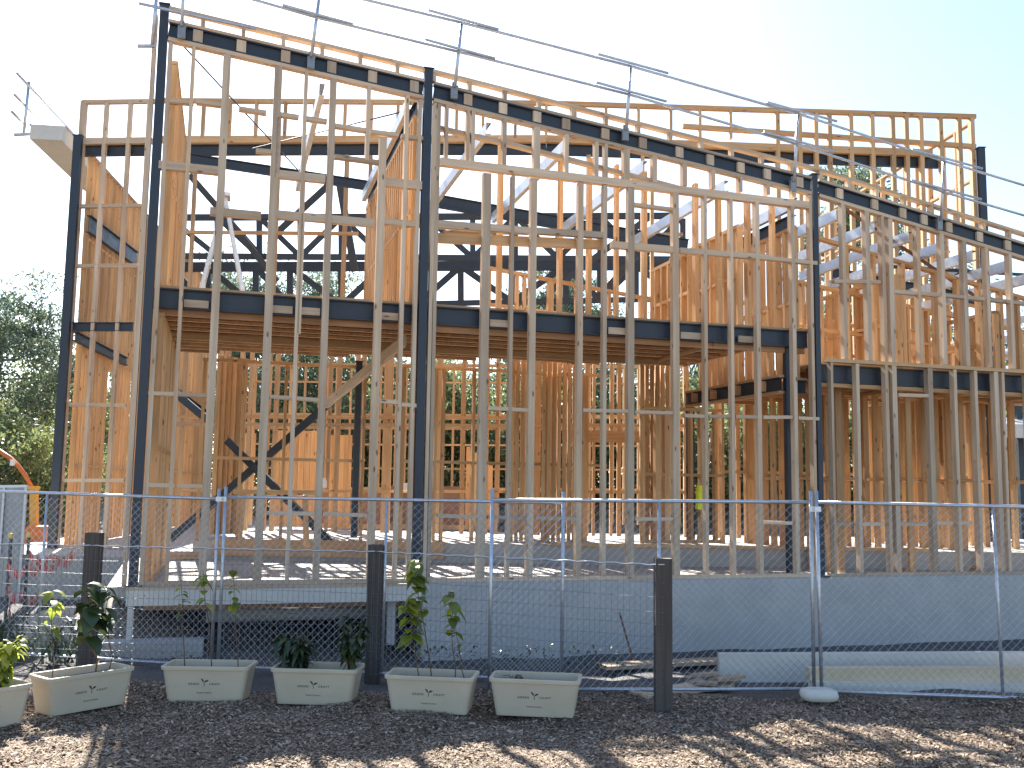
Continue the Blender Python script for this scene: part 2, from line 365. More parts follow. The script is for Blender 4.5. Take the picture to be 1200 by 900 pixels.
# front wall, third bay
w = thing('stud_wall', 'timber stud wall at the low end of the raking roof, right of the third column', 'wall frame', G(11, 0, ZS), group='front wall frames')
zp = (Fsz(980, 424)[1]+Fsz(1190, 433)[1])/2
for px, wd in ((1037, .05), (1046, .07)): vstud(w, px, 450, ZS+.045, under(px, 300), wd)
for px, wd in ((973, .035), (1003, .05), (1088, .075), (1117, .05), (1141, .05), (1165, .07), (1173, .045), (1202, .05), (1236, .05), (1270, .05)): vstud(w, px, 450, ZS+.045, zp-.03, wd)
for px, wd in ((987, .05), (1015, .065), (1074, .05), (1102, .06), (1128, .065), (1154, .055), (1181, .055), (1207, .05), (1240, .05), (1272, .05)): vstud(w, px, 300, zp+.03, under(px, 300), wd)
bar('floor_plate', w, G(8.55, .045, zp), G(13.6, .045, zp), .05, .095, PI)
hbar(w, (976, 330), (1030, 331), .045); hbar(w, (1046, 342), (1100, 346), .05); hbar(w, (1104, 346), (1152, 351), .05); hbar(w, (1155, 351), (1200, 356), .05)
for p, q in (((1051, 463), (1087, 464)), ((976, 614), (1000, 614)), ((1006, 614), (1034, 614)), ((1051, 614), (1084, 614)), ((1092, 613), (1114, 613)), ((1120, 613), (1138, 613))): hbar(w, p, q, .045)
bar('bottom_plate', w, G(8.55, .05, ZS+.024), G(13.6, .05, ZS+.024), .045, SW, PG)

# parapet upstand above the raking beam
w = thing('parapet', 'thin sloping timber upstand rail on short blocks along the top of the raking roof beam', 'parapet', G(4, 0, zr(4)))
for s0, s1 in ((.05, 3.05), (3.05, 8.43), (8.43, 13.9)):
    bar('top_plate', w, G(s0, .05, zr(s0)+.13), G(s1, .05, zr(s1)+.13), .04, .09, PG)
for i in range(30):
    s = .42+.45*i; bar('block', w, G(s, .05, zr(s)+.002), G(s, .05, zr(s)+.11), .045, .08, PG)

# raking steel roof beams with timber packers
def rake(s0, s1, packers, label):
    th = thing('roof_beam', label, 'roof beam', G(s0, 0, zr(s0)), group='raking front roof beams')
    profile('steel_section', th, G(s0, .05, zr(s0)-.125), G(s1, .05, zr(s1)-.125), isec(.165, .09), M['steel'])
    bar('top_plate', th, G(s0, .05, zr(s0)-.02), G(s1, .05, zr(s1)-.02), .034, .092, PG)
    bar('bottom_plate', th, G(s0, .05, zr(s0)-.236), G(s1, .05, zr(s1)-.236), .045, .092, PG)
    for px, py in packers:
        s, z = Fsz(px, py)
        if s0 < s < s1: bar('packer', th, G(s, .028, zr(s)-.200), G(s, .028, zr(s)-.052), .105, .040, PG)
    return th
pk = [(232, 40), (283, 51), (335, 62), (389, 76), (437, 86), (486, 98), (549, 112), (590, 121), (630, 132), (664, 142), (710, 153), (754, 165), (797, 176), (833, 186), (869, 197), (900, 206), (938, 216),
      (985, 229), (1026, 240), (1059, 249), (1084, 256), (1113, 264), (1149, 274), (1182, 284), (1215, 294), (1250, 303)]
rake(.055, 2.99, pk, 'highest raking steel roof beam with timber packers, left of the second column')
rake(3.12, 8.37, pk, 'long raking dark steel roof beam with timber packers between the second and third columns')
rake(8.49, 13.9, pk, 'lowest raking dark steel roof beam with timber packers, right of the third column')

# steel columns
def column(name_label, base, top, w=.10, kind='box', face=N, group='steel columns', plate=True):
    th = thing('steel_column', name_label, 'steel column', base, group=group)
    if kind == 'box': bar('shaft', th, base, top, w, w, M['steel'], face)
    else: profile('shaft', th, base, top, isec(.12, .12), M['steel'], face)
    bar('cap_plate', th, top, top+Z*.012, w+.03, w+.03, M['steel'], face)
    bar('base_plate', th, base-Z*.0, base+Z*.014, w+.10, w+.10, M['steel'], face)
    return th
column('tallest blue steel column at the high left corner of the front wall', G(0, .05, ZS), G(0, .05, 7.13), .095)
column('dark steel column where the first and second front bays meet', G(3.05, .05, ZS), G(3.05, .05, 6.80), .10)
column('dark steel column where the concrete footing passes the second and third bays', G(8.43, .05, ZS), G(8.43, .05, 6.06), .075)
s5, _ = Fsz(924, 520, .25)
column('short dark steel column under the upper floor edge, just left of the third front column', G(s5, .25, ZS), G(s5, .25, ZD-.25), .085)
p6 = on_y(809, 560, 15.3)
column('inner dark steel column at the far end of the sloping depth beam', Vector((p6.x, p6.y, ZR)), Vector((p6.x, p6.y, 3.28)), .10)
pc0 = on_y(66, 600, 16.45)
pc0t = on_y(86, 160, 16.45)
column('dark steel column at the outer left corner of the left wing', Vector((pc0.x-.02, 16.45, ZS-.02)), Vector((pc0.x-.02, 16.45, pc0t.z)), .14, face=Vector((0, 1, 0)))
pc4 = on_y(1149, 174, 16.4)
column('dark steel column at the outer right end of the rear parapet', Vector((pc4.x, 16.4, ZR)), Vector((pc4.x, 16.4, pc4.z)), .11, face=Vector((0, 1, 0)))
pb = on_y(418, 520, 14.9)
column('inner dark steel column beside the upper end of the floor brace', Vector((pb.x, 14.9, ZR)), Vector((pb.x, 14.9, 3.65)), .09)

# raking brace rods seen against the sky
def rod(label, p, q, Y0, Y1, r=.010, m=None):
    o = tube('brace_rod', None, [on_y(*p, Y0), on_y(*q, Y1)], r, m or M['steel'], 6); tag(o, label, 'brace rod'); return o
rod('thin dark brace rod falling from the top of the tallest column', (214, 53), (350, 200), 10.7, 14.6)
rod('thin steel rod rising across the high bay to the second column', (296, 174), (496, 125), 14.6, 11.5)

# ---------------------------------------------------------------- upper floor
sEnd = 7.72
dk = thing('upper_floor', 'upper floor of close set red brown joists under plywood sheets', 'floor', G(4, 2, ZD))
depth = lambda s: 4.1 - .19*s
poly = [G(.06, .13, 0), G(sEnd, .13, 0), G(sEnd, depth(sEnd), 0), G(.06, depth(.06), 0)]
prism('floor_sheet', [p[:2] for p in poly], ZD-.022, ZD, M['ply'], dk)
k = 0
t_ = .36
while t_ < 4.1:
    e = min(sEnd, (4.1-t_)/.19)
    if e > .6: joist(dk, G(.08, t_, ZD-.125), G(e, t_, ZD-.125), .16)
    t_ += .36
bar('trimmer', dk, G(sEnd+.03, .2, ZD-.135), G(sEnd+.03, depth(sEnd), ZD-.135), .225, .045, M['lvl'], U)
bar('trimmer', dk, G(.06, .2, ZD-.135), G(.06, depth(0), ZD-.135), .225, .045, M['red_joist'], U)
bar('mid_beam', dk, G(.1, 2.0, ZD-.29), G(7.2, 2.0, ZD-.29), .08, .06, M['ply'])
bar('trimmer', dk, G(7.0, .2, ZD-.27), G(7.0, 2.4, ZD-.27), .045, .045, M['lvl'], U)
def edge_beam(s0, s1, label, z=ZD, h=.22, packs=()):
    th = thing('edge_beam', label, 'floor beam', G(s0, 0, z), group='steel floor edge beams')
    profile('steel_section', th, G(s0, .17, z-.03-h/2), G(s1, .17, z-.03-h/2), isec(h, .09), M['steel'])
    bar('top_strip', th, G(s0, .17, z-.014), G(s1, .17, z-.014), .026, .10, M['ply'])
    bar('ledger', th, G(s0, .25, z-.03-h-.02), G(s1, .25, z-.03-h-.02), .10, .04, M['red_joist'])
    for a, b in packs:
        sa = Fsz(a, 350, .17)[0]; sb = Fsz(b, 350, .17)[0]
        bar('packer', th, G(sa, .115, z-.19), G(sb, .115, z-.19), .085, .022, PG)
edge_beam(.06, 2.99, 'blue steel beam along the upper floor edge in the high left bay', packs=((216, 245), (318, 343), (349, 375), (445, 466)))
edge_beam(3.11, 8.36, 'long dark steel beam along the upper floor edge from the second to the third column', packs=((573, 594), (711, 733), (795, 822), (862, 886)))
# timber brace plank below the floor, beside the second column
o = bar('brace_plank', None, G(2.9, .35, 3.5), G(2.3, 3.4, 2.95), .14, .045, PG, U); tag(o, 'sloping grey timber plank under the upper floor beside the second column', 'plank')

# lower floor to the right
ld = thing('lower_floor', 'lower upper-storey floor with orange joists at the right end of the frame', 'floor', G(11, 2, zp))
prism('floor_sheet', [G(8.5, .20, 0)[:2], G(14, .20, 0)[:2], G(14, 3.0, 0)[:2], G(8.5, 3.0, 0)[:2]], zp-.03, zp-.008, M['ply'], ld)
for i in range(6): joist(ld, G(8.55, .50+.42*i, zp-.135), G(14, .50+.42*i, zp-.135), .15)
th = thing('edge_beam', 'black steel beam along the lower floor edge, right of the third column', 'floor beam', G(10, 0, zp), group='steel floor edge beams')
profile('steel_section', th, G(8.48, .17, zp-.165), G(13.8, .17, zp-.165), isec(.24, .09), M['steel'])
bar('ledger', th, G(8.48, .17, zp-.32), G(13.8, .17, zp-.32), .05, .10, M['lvl'])
# depth beam from the short column back
p_a = on_y(916, 450, 12.95); p_b = on_y(806, 468, 15.25)
th = thing('depth_beam', 'black steel beam running back from the short column to the inner column', 'floor beam', p_a)
profile('steel_section', th, p_a, p_b, isec(.18, .09), M['steel'], N.cross(Z))
bar('top_plate', th, p_a+Z*.11, p_b+Z*.11, .035, .09, M['lvl'], N.cross(Z)); bar('bottom_plate', th, p_a-Z*.11, p_b-Z*.11, .035, .09, M['lvl'], N.cross(Z))
for f in (.15, .4, .66, .88): bar('joist', th, p_a.lerp(p_b, f)-U*.1, p_a.lerp(p_b, f)+U*1.1, .14, .045, M['red_joist'])
# beam between short column and third column
th = thing('edge_beam', 'short black steel beam between the short column and the third column', 'floor beam', G(8.1, .2, 3.2), group='steel floor edge beams')
profile('steel_section', th, G(s5+.04, .26, 3.16), G(8.38, .26, 3.16), isec(.17, .08), M['steel']); bar('top_plate', th, G(s5+.04, .26, 3.265), G(8.38, .26, 3.265), .035, .085, M['lvl'])

# ---------------------------------------------------------------- walls running back from the front columns
def depth_wall(label, s, t0, t1, z0, z1, sp=.25, beam=True, z1b=None, group='walls running back', d=N, m=None, nog=True, base=None):
    """studs on a line running back from the front wall; the studs stand edge on to the street"""
    z1b = z1 if z1b is None else z1b
    th = thing('return_wall', label, 'wall frame', base or G(s, t0, z0), group=group)
    n = int((t1-t0)/sp)+1
    for i in range(n):
        t = t0+sp*i; zt = z1+(z1b-z1)*i/max(1, n-1)
        bar('stud', th, G(s, t, z0+.045), G(s, t, zt-.045), .045, SW, m or M['pine'], U)
    bar('bottom_plate', th, G(s, t0-.03, z0+.022), G(s, t1+.03, z0+.022), .045, SW, PI, U)
    bar('top_plate', th, G(s, t0-.03, z1-.022), G(s, t1+.03, z1b-.022), .045, SW, PI, U)
    if nog:
        zz = z0+(z1-z0)*.5
        for i in range(n-1): bar('nogging', th, G(s, t0+sp*i+.025, zz), G(s, t0+sp*(i+1)-.025, zz), .045, SW-.005, PI, U)
    if beam:
        profile('top_beam', th, G(s, t0, z1+.09), G(s, t1, z1b+.09), isec(.17, .09), M['steel'], U)
    return th
depth_wall('narrow timber wall running back from the tallest column above the upper floor', .12, .2, 3.9, ZD, 6.55, .30, False)
depth_wall('timber wall running back from the tallest column below the upper floor', .12, .2, 3.3, ZS, ZD-.30, .30, False)
depth_wall('timber wall under a dark steel beam running back from the second column above the floor', 2.96, .25, 4.4, ZD, 6.28, .17, True)
depth_wall('close studded wall running back on the upper floor near its right end', 7.45, .35, 2.4, ZD, 5.35, .19, False)
depth_wall('timber wall under a dark steel beam running back from the third column', 8.30, .35, 3.2, 3.28, 5.40, .21, True)
depth_wall('inner partition of close studs behind the short steel column', 7.05, 1.0, 2.2, ZD, 5.1, .22, False)
depth_wall('first partition running back under the lower floor, right of the third column', 9.05, .5, 2.9, ZS, zp-.26, .24, False)
depth_wall('second partition running back under the lower floor', 10.2, .5, 2.9, ZS, zp-.26, .24, False)
depth_wall('third partition running back under the lower floor, by the doubled studs', 11.35, .5, 2.9, ZS, zp-.26, .27, False)
depth_wall('last partition running back under the lower floor at the right end', 12.6, .5, 2.9, ZS, zp-.26, .30, False)
depth_wall('partition running back above the lower floor beside the doubled studs', 10.1, .5, 2.9, zp, 4.9, .24, False)
depth_wall('partition running back above the lower floor near the right end', 11.9, .6, 2.9, zp, 4.5, .26, False)

def cross_wall(label, s0, s1, t, z0, z1a, z1b, sp=.45, group='cross partitions', openings=(), nogs=(.5,), m=None):
    th = thing('partition_wall', label, 'wall frame', G(s0, t, z0), group=group)
    n = int((s1-s0)/sp)
    for i in range(n+1):
        s = s0+sp*i+random.uniform(-.05, .05)
        if any(a < s < b for a, b in openings): continue
        z1 = z1a+(z1b-z1a)*(s-s0)/(s1-s0)
        w = random.choice((.045, .045, .045, .09)); bar('stud', th, G(s, t, z0+.045), G(s, t, z1-.04), w, SW, m or PI)
        if random.random() < .22: bar('stud', th, G(s+.12, t, z0+.045), G(s+.12, t, z1-.04), .045, SW, m or PI)
    bar('bottom_plate', th, G(s0, t, z0+.022), G(s1, t, z0+.022), .045, SW, PI)
    bar('top_plate', th, G(s0, t, z1a-.02), G(s1, t, z1b-.02), .045, SW, PI)
    for f in nogs: bar('nogging', th, G(s0, t, z0+(z1a-z0)*f), G(s1, t, z0+(z1b-z0)*f), .045, .08, PI)
    return th
cross_wall('long cross partition under the lower floor, behind the right hand studs', 8.6, 13.8, 2.95, ZS, zp-.05, zp-.05, .23, openings=((9.6, 10.0), (11.6, 12.0)))
cross_wall('cross partition above the lower floor, behind the right end studs', 8.6, 13.6, 2.9, zp, 4.9, 4.3, .27)
cross_wall('cross partition right of the inner steel column with a door gap', 6.9, 8.25, 2.3, ZR, 3.0, 3.0, .2)
cross_wall('second row of studs under the lower floor, close behind the edge beam', 8.7, 13.6, 1.55, ZS, zp-.25, zp-.25, .36, openings=((10.3, 11.0),))
cross_wall('second row of studs above the lower floor, close behind the front studs', 8.7, 13.6, 1.4, zp, 4.95, 4.35, .36)

cross_wall('wide stud wall of mixed timbers at the back of the upper floor right half', 4.6, 7.3, 2.9, ZD, 5.1, 4.8, .5)
cross_wall('ground floor stud row behind the upper floor at the second bay', 3.4, 6.8, 3.5, ZS, 3.6, 3.6, .6)
cross_wall('ground floor stud row behind the upper floor at the first bay', .5, 2.9, 3.9, ZS, 3.6, 3.6, .6)
# ---------------------------------------------------------------- rear wing
YG = 16.5; FY = Vector((0, 1, 0))
def gy_(px, py, Y=YG): return on_y(px, py, Y)
def gstud(th, px, py, z0, z1, w=.045, Y=YG, m=None):
    p = gy_(px, py, Y); return bar('stud', th, Vector((p.x, Y, z0)), Vector((p.x, Y, z1)), w, SW, m or PI, FY)
def gbar(th, p, q, h=.045, Y=YG, d=.085, m=None, name='nogging'):
    return bar(name, th, gy_(*p, Y), gy_(*q, Y), h, d, m or PI, FY)
ztop = gy_(300, 119).z
lw = thing('stud_wall', 'open stud bay at the outer left end, left of the tallest column', 'wall frame', (gy_(100, 600).x, YG, ZS), group='rear wall frames')
for px, wd in ((95, .10), (122, .06), (150, .06), (172, .05)): gstud(lw, px, 180, ZS, ztop-.05, wd, m=PG)
for p, q, h in (((97, 120), (182, 119), .07), ((97, 166), (178, 165), .11), ((92, 242), (166, 241), .06), ((86, 312), (162, 311), .06), ((76, 474), (148, 475), .06), ((72, 563), (146, 563), .06), ((70, 641), (145, 640), .06)): gbar(lw, p, q, h, m=PG)
zsl = .65
mw_ = thing('stud_wall', 'long rear timber wall frame topped by the flat open parapet', 'wall frame', (0, YG, ZR), group='rear wall frames')
gbar(mw_, (190, 118), (640, 121), .075, name='top_plate'); gbar(mw_, (640, 121), (1143, 137), .075, name='top_plate')
gbar(mw_, (190, 164), (640, 163), .12, name='roof_plate'); gbar(mw_, (640, 163), (1092, 180), .12, name='roof_plate')
gbar(mw_, (800, 148), (1143, 172), .075, name='middle_plate')
for p, q in (((200, 272), (420, 274)), ((520, 272), (800, 275))): gbar(mw_, p, q, .05)
zt_at = lambda px: gy_(px, 118 if px < 640 else 121+(px-640)*.0318).z-.03
px = 200
while px < 880:
    if not (478 < px < 512): gstud(mw_, px, 145, gy_(px, 166).z+.05, zt_at(px), .05)
    px += random.choice((31, 34, 36, 38))
UPPER = (224, 322, 352, 403, 431, 655, 689, 720, 753, 764)
for px, wd in ((224, .05), (265, .10), (273, .08), (290, .07), (301, .06), (322, .06), (331, .07), (352, .06), (386, .06), (393, .05), (403, .07), (424, .07), (431, .06), (446, .06), (460, .15), (491, .10), (519, .09), (547, .07), (558, .05), (574, .07), (586, .06),
               (605, .13), (616, .11), (632, .13), (646, .13), (655, .075), (689, .075), (697, .05), (717, .05), (726, .07), (740, .06), (753, .06), (764, .06), (773, .10), (803, .09), (838, .07), (862, .07)):
    gstud(mw_, px, 300, ZR, gy_(px, 182).z if px in UPPER else 4.5, wd, Y=YG+random.uniform(.004, .045))
for px in (911, 937, 956, 972, 997, 1022, 1046, 1062, 1079, 1102, 1124, 1139): gstud(mw_, px, 160, zp, zt_at(px), .07)
gbar(mw_, (200, 488), (600, 490), .06, name='transom'); gbar(mw_, (205, 497), (600, 499), .06, m=M['ply'], name='transom'); gbar(mw_, (620, 498), (830, 499), .06, name='transom'); gbar(mw_, (660, 511), (750, 512), .2, YG-.06, .04, M['lvl'], name='lintel')
gbar(mw_, (210, 575), (600, 576), .05, name='sill'); gbar(mw_, (640, 576), (830, 577), .05, name='sill')
for cx, n_ in ((608, 5), (645, 7), (760, 6), (262, 6)):
    for i in range(n_): gstud(mw_, cx-8+i*6.0, 520, ZR-.2 if cx > 300 else ZR, 3.75, .06, Y=15.2+.06*i)
gb = thing('roof_beam', 'level dark steel beam under the rear parapet', 'roof beam', gy_(600, 176))
for p, q in (((97, 177), (176, 176)), ((200, 176), (480, 175)), ((515, 175), (640, 175)), ((640, 175), (1100, 191))):
    a_, b2 = gy_(*p, YG+.1), gy_(*q, YG+.1); profile('steel_section', gb, a_, b2, isec(.19, .09), M['steel'], FY)
lb = thing('floor_beam', 'level dark steel beam across the outer left stud bay', 'floor beam', gy_(110, 383))
profile('steel_section', lb, gy_(76, 383), gy_(156, 383), isec(.15, .09), M['steel'], FY)
# left wing side wall running back (close studs look like boards)
DV = Vector((math.sin(rad(-6.8)), math.cos(rad(-6.8)), 0)); XV = Vector((DV.y, -DV.x, 0))
C0 = Vector((pc0.x+.12, YG+.15, 0))
def back_wall(label, base, d, L, z0, z1, sp, group, skip=(), m=None, face=None):
    th = thing('return_wall', label, 'wall frame', base+Z*z0, group=group); face = face or Vector((d.y, -d.x, 0))
    n = int(L/sp)
    for i in range(n+1):
        p = base+d*(i*sp); bar('stud', th, p+Z*(3.85 if i in skip else z0), p+Z*(z1-.04), .045, SW, m or PI, face)
    bar('top_plate', th, base+Z*(z1-.02), base+d*L+Z*(z1-.02), .045, SW, PI, face)
    for f in (.2, .5, .78): bar('nogging', th, base+Z*(z0+(z1-z0)*f), base+d*L+Z*(z0+(z1-z0)*f), .045, SW-.01, PI, face)
    return th
zl = gy_(100, 178).z
sw = back_wall('tall boarded looking side wall of close studs running back behind the left column', C0, DV, 12.5, ZS, zl, .2, 'walls running back', skip=(9, 10, 17))
def lbeam(label, p, q, h=.17, m='steel', name='wall_beam'):
    # beam on the inner face of the side wall: intersect the pixel rays with that wall
    def hit(px, py):
        d = ray(px, py); n = XV; k = ((C0+XV*.1)-EYE).dot(n)/d.dot(n); return EYE+d*k
    th = thing(name, label, 'steel beam', hit(*p)); profile('steel_section', th, hit(*p), hit(*q), isec(h, .09), M[m], XV); return th
lbeam('upper steel beam fixed along the left side wall, sunlit between its flanges', (104, 262), (160, 304), .30)
lbeam('lower grey steel beam fixed along the left side wall', (88, 394), (148, 424), .16)
lbeam('lowest steel beam along the left side wall, seen under the upper floor', (188, 448), (242, 486), .22)
# right return of the parapet
C4 = Vector((gy_(1141, 137).x, YG+.12, 0))
back_wall('right end wall of the rear parapet running back from the end column', C4, DV, 6.5, zp, gy_(1141, 140).z, .45, 'walls running back')
o = bar('brace', None, C4+DV*.3+Z*5.75+XV*-.1, C4+DV*5+Z*4.6+XV*-.1, .12, .06, M['steel'], XV); tag(o, 'dark sloping steel brace on the right end wall of the parapet', 'brace')
# rear window wall
YH = 22.0
hw = thing('window_wall', 'pale timber window frames along the far rear wall, green trees showing through', 'window wall', (0, YH, ZR))
for (y0, h) in ((427, .07), (447, .035), (486, .09), (500, .09), (520, .04), (548, .04), (572, .08)): gbar(hw, (270, y0), (800, y0+3), h, YH, .08, PI, 'rail')
px = 272
while px < 800:
    gstud(hw, px, 500, ZR, gy_(px, 428, YH).z, random.choice((.04, .04, .05, .09)), YH); px += random.choice((10, 13, 15, 17))
# dark boards and panels further in
for (x0, y0, x1, y1, Y, mm, lab) in ((318, 505, 372, 610, 18.6, 'pine', 'closed timber panel standing under the rear transom, left of the inner column'), (380, 510, 413, 606, 18.2, 'pine', 'narrow closed timber panel directly left of the inner column'), (274, 508, 300, 612, 18.9, 'pine', 'narrow closed timber panel behind the crossing of the floor braces'), (545, 524, 578, 600, 19.2, 'pine', 'slanted edge orange board panel in the rear room behind the second column'),):
    a_, b2 = gy_(x0, y1, Y), gy_(x1, y0, Y)
    th = thing('boarded_screen', lab, 'wall panel', (a_.x, Y, ZR)); n_ = 7
    for i in range(n_):
        x = a_.x+(b2.x-a_.x)*(i+.5)/n_; bar('board', th, Vector((x, Y, ZR)), Vector((x, Y, b2.z-(.06*i if mm == 'pine' and x0 > 500 else 0))), (b2.x-a_.x)/n_*.96, .04, M[mm], FY)
# dark cladding strip outside the windows
for (x0, x1, y0, y1, Y) in ((390, 470, 500, 526, 27), (475, 560, 505, 530, 27)): pass
# steel trusses
def truss(label, Y, xs_, y0, y1, h0, h1, hd, flip=0):
    th = thing('steel_truss', label, 'truss', gy_(xs_[0], y0[0], Y), group='steel roof trusses')
    L = len(xs_)
    yt = lambda i: y0[0]+(y0[1]-y0[0])*i/(L-1); yb = lambda i: y1[0]+(y1[1]-y1[0])*i/(L-1)
    T = [gy_(x, yt(i), Y) for i, x in enumerate(xs_)]; B = [gy_(x, yb(i), Y) for i, x in enumerate(xs_)]
    bar('top_chord', th, T[0], T[-1], h0, .09, M['steel'], FY); bar('bottom_chord', th, B[0], B[-1], h1, .09, M['steel'], FY)
    for i in range(L):
        bar('vertical', th, B[i]+Z*h1/2, T[i]-Z*h0/2, hd, .07, M['steel'], FY)
        if i < L-1:
            p, q = (T[i], B[i+1]) if (i+flip) % 2 == 0 or i < 3 else (B[i], T[i+1])
            k = (q-p).normalized(); bar('diagonal', th, p+k*.06, q-k*.06, hd, .06, M['steel'], FY)
truss('upper dark steel truss with thin chords above the rear rooms', 19.0, [198, 255, 304, 352, 400, 450, 500, 554, 604, 654, 703, 752, 800], (255, 253), (300, 304), .12, .11, .11)
truss('lower dark steel truss with a heavy top chord above the rear rooms', 20.3, [200, 244, 300, 340, 400, 450, 490, 540, 600, 663, 703, 745, 800], (313, 311), (362, 350), .20, .11, .13, 1)
for lab, p, q in (('dark sloping steel brace rising to the high roof, left of the ladder', (222, 205), (305, 300)), ('thick dark sloping brace crossing right of the step ladder', (268, 258), (325, 330)), ('dark sloping brace under the level beam right of the ladder', (385, 217), (322, 275)),
                  ('dark double brace leaning below the rear beam, right of the second column', (760, 255), (640, 345)), ('dark brace rising steeply towards the galvanised purlins', (745, 300), (700, 350))):
    o = bar('brace', None, gy_(*p, 18.4), gy_(*q, 18.8), .12, .06, M['steel'], FY); tag(o, lab, 'brace')
o = bar('prop', None, gy_(398, 215, 17.4), gy_(416, 318, 17.6), .13, .1, M['steel'], FY); tag(o, 'grey leaning steel prop under the raking rear beam', 'prop')
# rear raking beam
rb = thing('roof_beam', 'raking dark steel beam at the back of the purlins', 'roof beam', gy_(300, 200, 14.9))
for p, q, Y0, Y1, h in (((205, 183), (440, 219), 14.8, 15.3, .15), ((514, 236), (806, 288), 15.4, 16.0, .21), ((976, 320), (1155, 354), 16.1, 16.3, .17)):
    profile('steel_section', rb, gy_(*p, Y0), gy_(*q, Y1), isec(h, .09), M['steel'], FY)
    if p[0] > 900: bar('bottom_plate', rb, gy_(*p, Y0)-Z*.11, gy_(*q, Y1)-Z*.11, .04, .09, PI, FY)
# galvanised purlins
ordn = ['first', 'second', 'third', 'fourth', 'fifth', 'sixth', 'seventh', 'eighth', 'ninth', 'tenth', 'eleventh', 'twelfth', 'thirteenth', 'fourteenth']
for i, px in enumerate((380, 480, 577, 667, 762, 858, 940, 990, 1035, 1075, 1115, 1150, 1190, 1228)):
    s = Fsz(px, 22+.259*(px-200))[0]; z = zr(s)-.36
    a_ = G(s, .16, z); back = 4.35-.155*s if s < 8.3 else 2.9
    o = profile('purlin', None, a_, G(s, back, z-.02), csec(.15, .065), M['galv'], U)
    tag(o, f'{ordn[i]} galvanised C purlin counted down the raking roof from the tallest column', 'purlin', 'galvanised roof purlins')
# stays on the purlins
for i, (p, q, Y0, Y1, lab) in enumerate((((992, 246), (1150, 352), 13.2, 14.9, 'flat brown strap falling across the low roof bay'), ((1040, 312), (1200, 322), 14.2, 15.0, 'thin dark strap running level across the lowest purlins'))):
    o = bar('brace_strap', None, gy_(*p, Y0), gy_(*q, Y1), .05, .012, M['rust'] if i == 0 else M['steel'], FY); tag(o, lab, 'strap')
# floor X brace below the upper floor
for lab, p, q in (('long black steel brace rising left to right under the upper floor', (200, 632), (424, 440)), ('crossing black steel brace falling left to right under the upper floor', (266, 516), (392, 640)), ('short black steel brace by the left side wall under the upper floor', (186, 444), (243, 492))):
    o = bar('steel_brace', None, gy_(*p, 14.75), gy_(*q, 14.85 if p[1] > 600 else 14.7), .11, .07, M['steel'], FY); tag(o, lab, 'brace')

iw = thing('stud_wall', 'inner row of single orange studs standing on the upper floor between second and third columns', 'wall frame', G(5, .5, ZD), group='front wall frames')
for px, wd in ((585, .06), (656, .05), (690, .055), (722, .045), (755, .05), (815, .055), (842, .055), (876, .06), (905, .05)):
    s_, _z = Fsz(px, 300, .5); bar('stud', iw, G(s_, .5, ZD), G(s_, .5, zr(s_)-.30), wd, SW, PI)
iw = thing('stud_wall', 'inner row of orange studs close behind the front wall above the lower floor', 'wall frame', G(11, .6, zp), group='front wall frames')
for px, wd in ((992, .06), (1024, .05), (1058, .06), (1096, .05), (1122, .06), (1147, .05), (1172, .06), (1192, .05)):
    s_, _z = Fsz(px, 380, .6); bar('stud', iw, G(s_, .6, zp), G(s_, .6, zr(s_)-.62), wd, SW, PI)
bar('top_plate', iw, G(8.7, .6, zr(8.7)-.6), G(13.4, .6, zr(13.4)-.6), .045, SW, PI)
# ---------------------------------------------------------------- guard rails
gr = thing('guard_rail', 'scaffold tube edge guard rail clamped along the raking roof beam', 'guard rail', G(5, -.08, zr(5)))
TG = -.09
def gp(px, py): s, z = Fsz(px, py, TG); return G(s, TG, z)
tops = [(375, -10, 365, 66), (541, 27, 533, 102), (739, 78, 734, 152), (935, 134, 931, 212), (1106, 188, 1103, 258), (216, -30, 213, 30)]
for x0, y0, x1, y1 in tops:
    po = tube('post', gr, [gp(x1, y1), gp(x0, y0)], .021, M['tube'])
    pb_ = gp(x1, y1); bk = MB(); bk.box((0, 0, -.06), (.085, .04, .14)); bk.box((.02, .05, .03), (.07, .09, .03)); bk.tube([(0, 0, 0), (0, 0, .07)], .027, 10)
    bk.build('clamp', M['clamp'], po, mw=Matrix.Translation(pb_+N*.04) @ Matrix.Rotation(UA, 4, 'Z'))
tr = [(380, -10), (541, 28), (739, 79), (936, 135), (1106, 190), (1215, 223)]; mr_ = [(290, -1), (371, 22), (537, 62), (737, 112), (933, 170), (1105, 226), (1215, 258)]
for L in (tr, mr_):
    for (a, b) in zip(L, L[1:]): tube('rail', gr, [gp(*a)-N*.03, gp(*b)-N*.03], .018, M['tube'])
    for (x, y) in L[1:-1]:
        sl = .255; tube('rail_sleeve', gr, [gp(x-40, y-40*sl-3.5)-N*.05, gp(x+42, y+42*sl-2)-N*.05], .017, M['tube'])
g2 = thing('guard_rail', 'small three tube guard rail standing on the box gutter at the far left', 'guard rail', gy_(30, 155, 16.4))
tube('post', g2, [gy_(28, 156, 16.5), gy_(34, 96, 16.5)], .025, M['tube'])
for p, q in (((20, 86), (84, 154)), ((17, 111), (52, 147)), ((14, 131), (34, 151))): tube('rail', g2, [gy_(*p, 15.6), gy_(*q, 18.8)], .022, M['tube'])
tube('foot_tube', g2, [gy_(17, 158, 16.45), gy_(36, 157, 16.45)], .03, M['tube'])
g3 = thing('scaffold_post', 'scaffold tubes standing beside the top of the tallest column', 'scaffold tube', G(-.15, -.06, 6))
tube('post', g3, [gp(178, 55), gp(186, -30)], .022, M['tube']); tube('brace', g3, [gp(184, -20), gp(181, 40)], .016, M['tube'])
tube('arm', g3, [gp(163, 4), gp(300, 34)], .018, M['tube']); tube('arm', g3, [gp(161, 54), gp(181, 54)], .022, M['tube'])
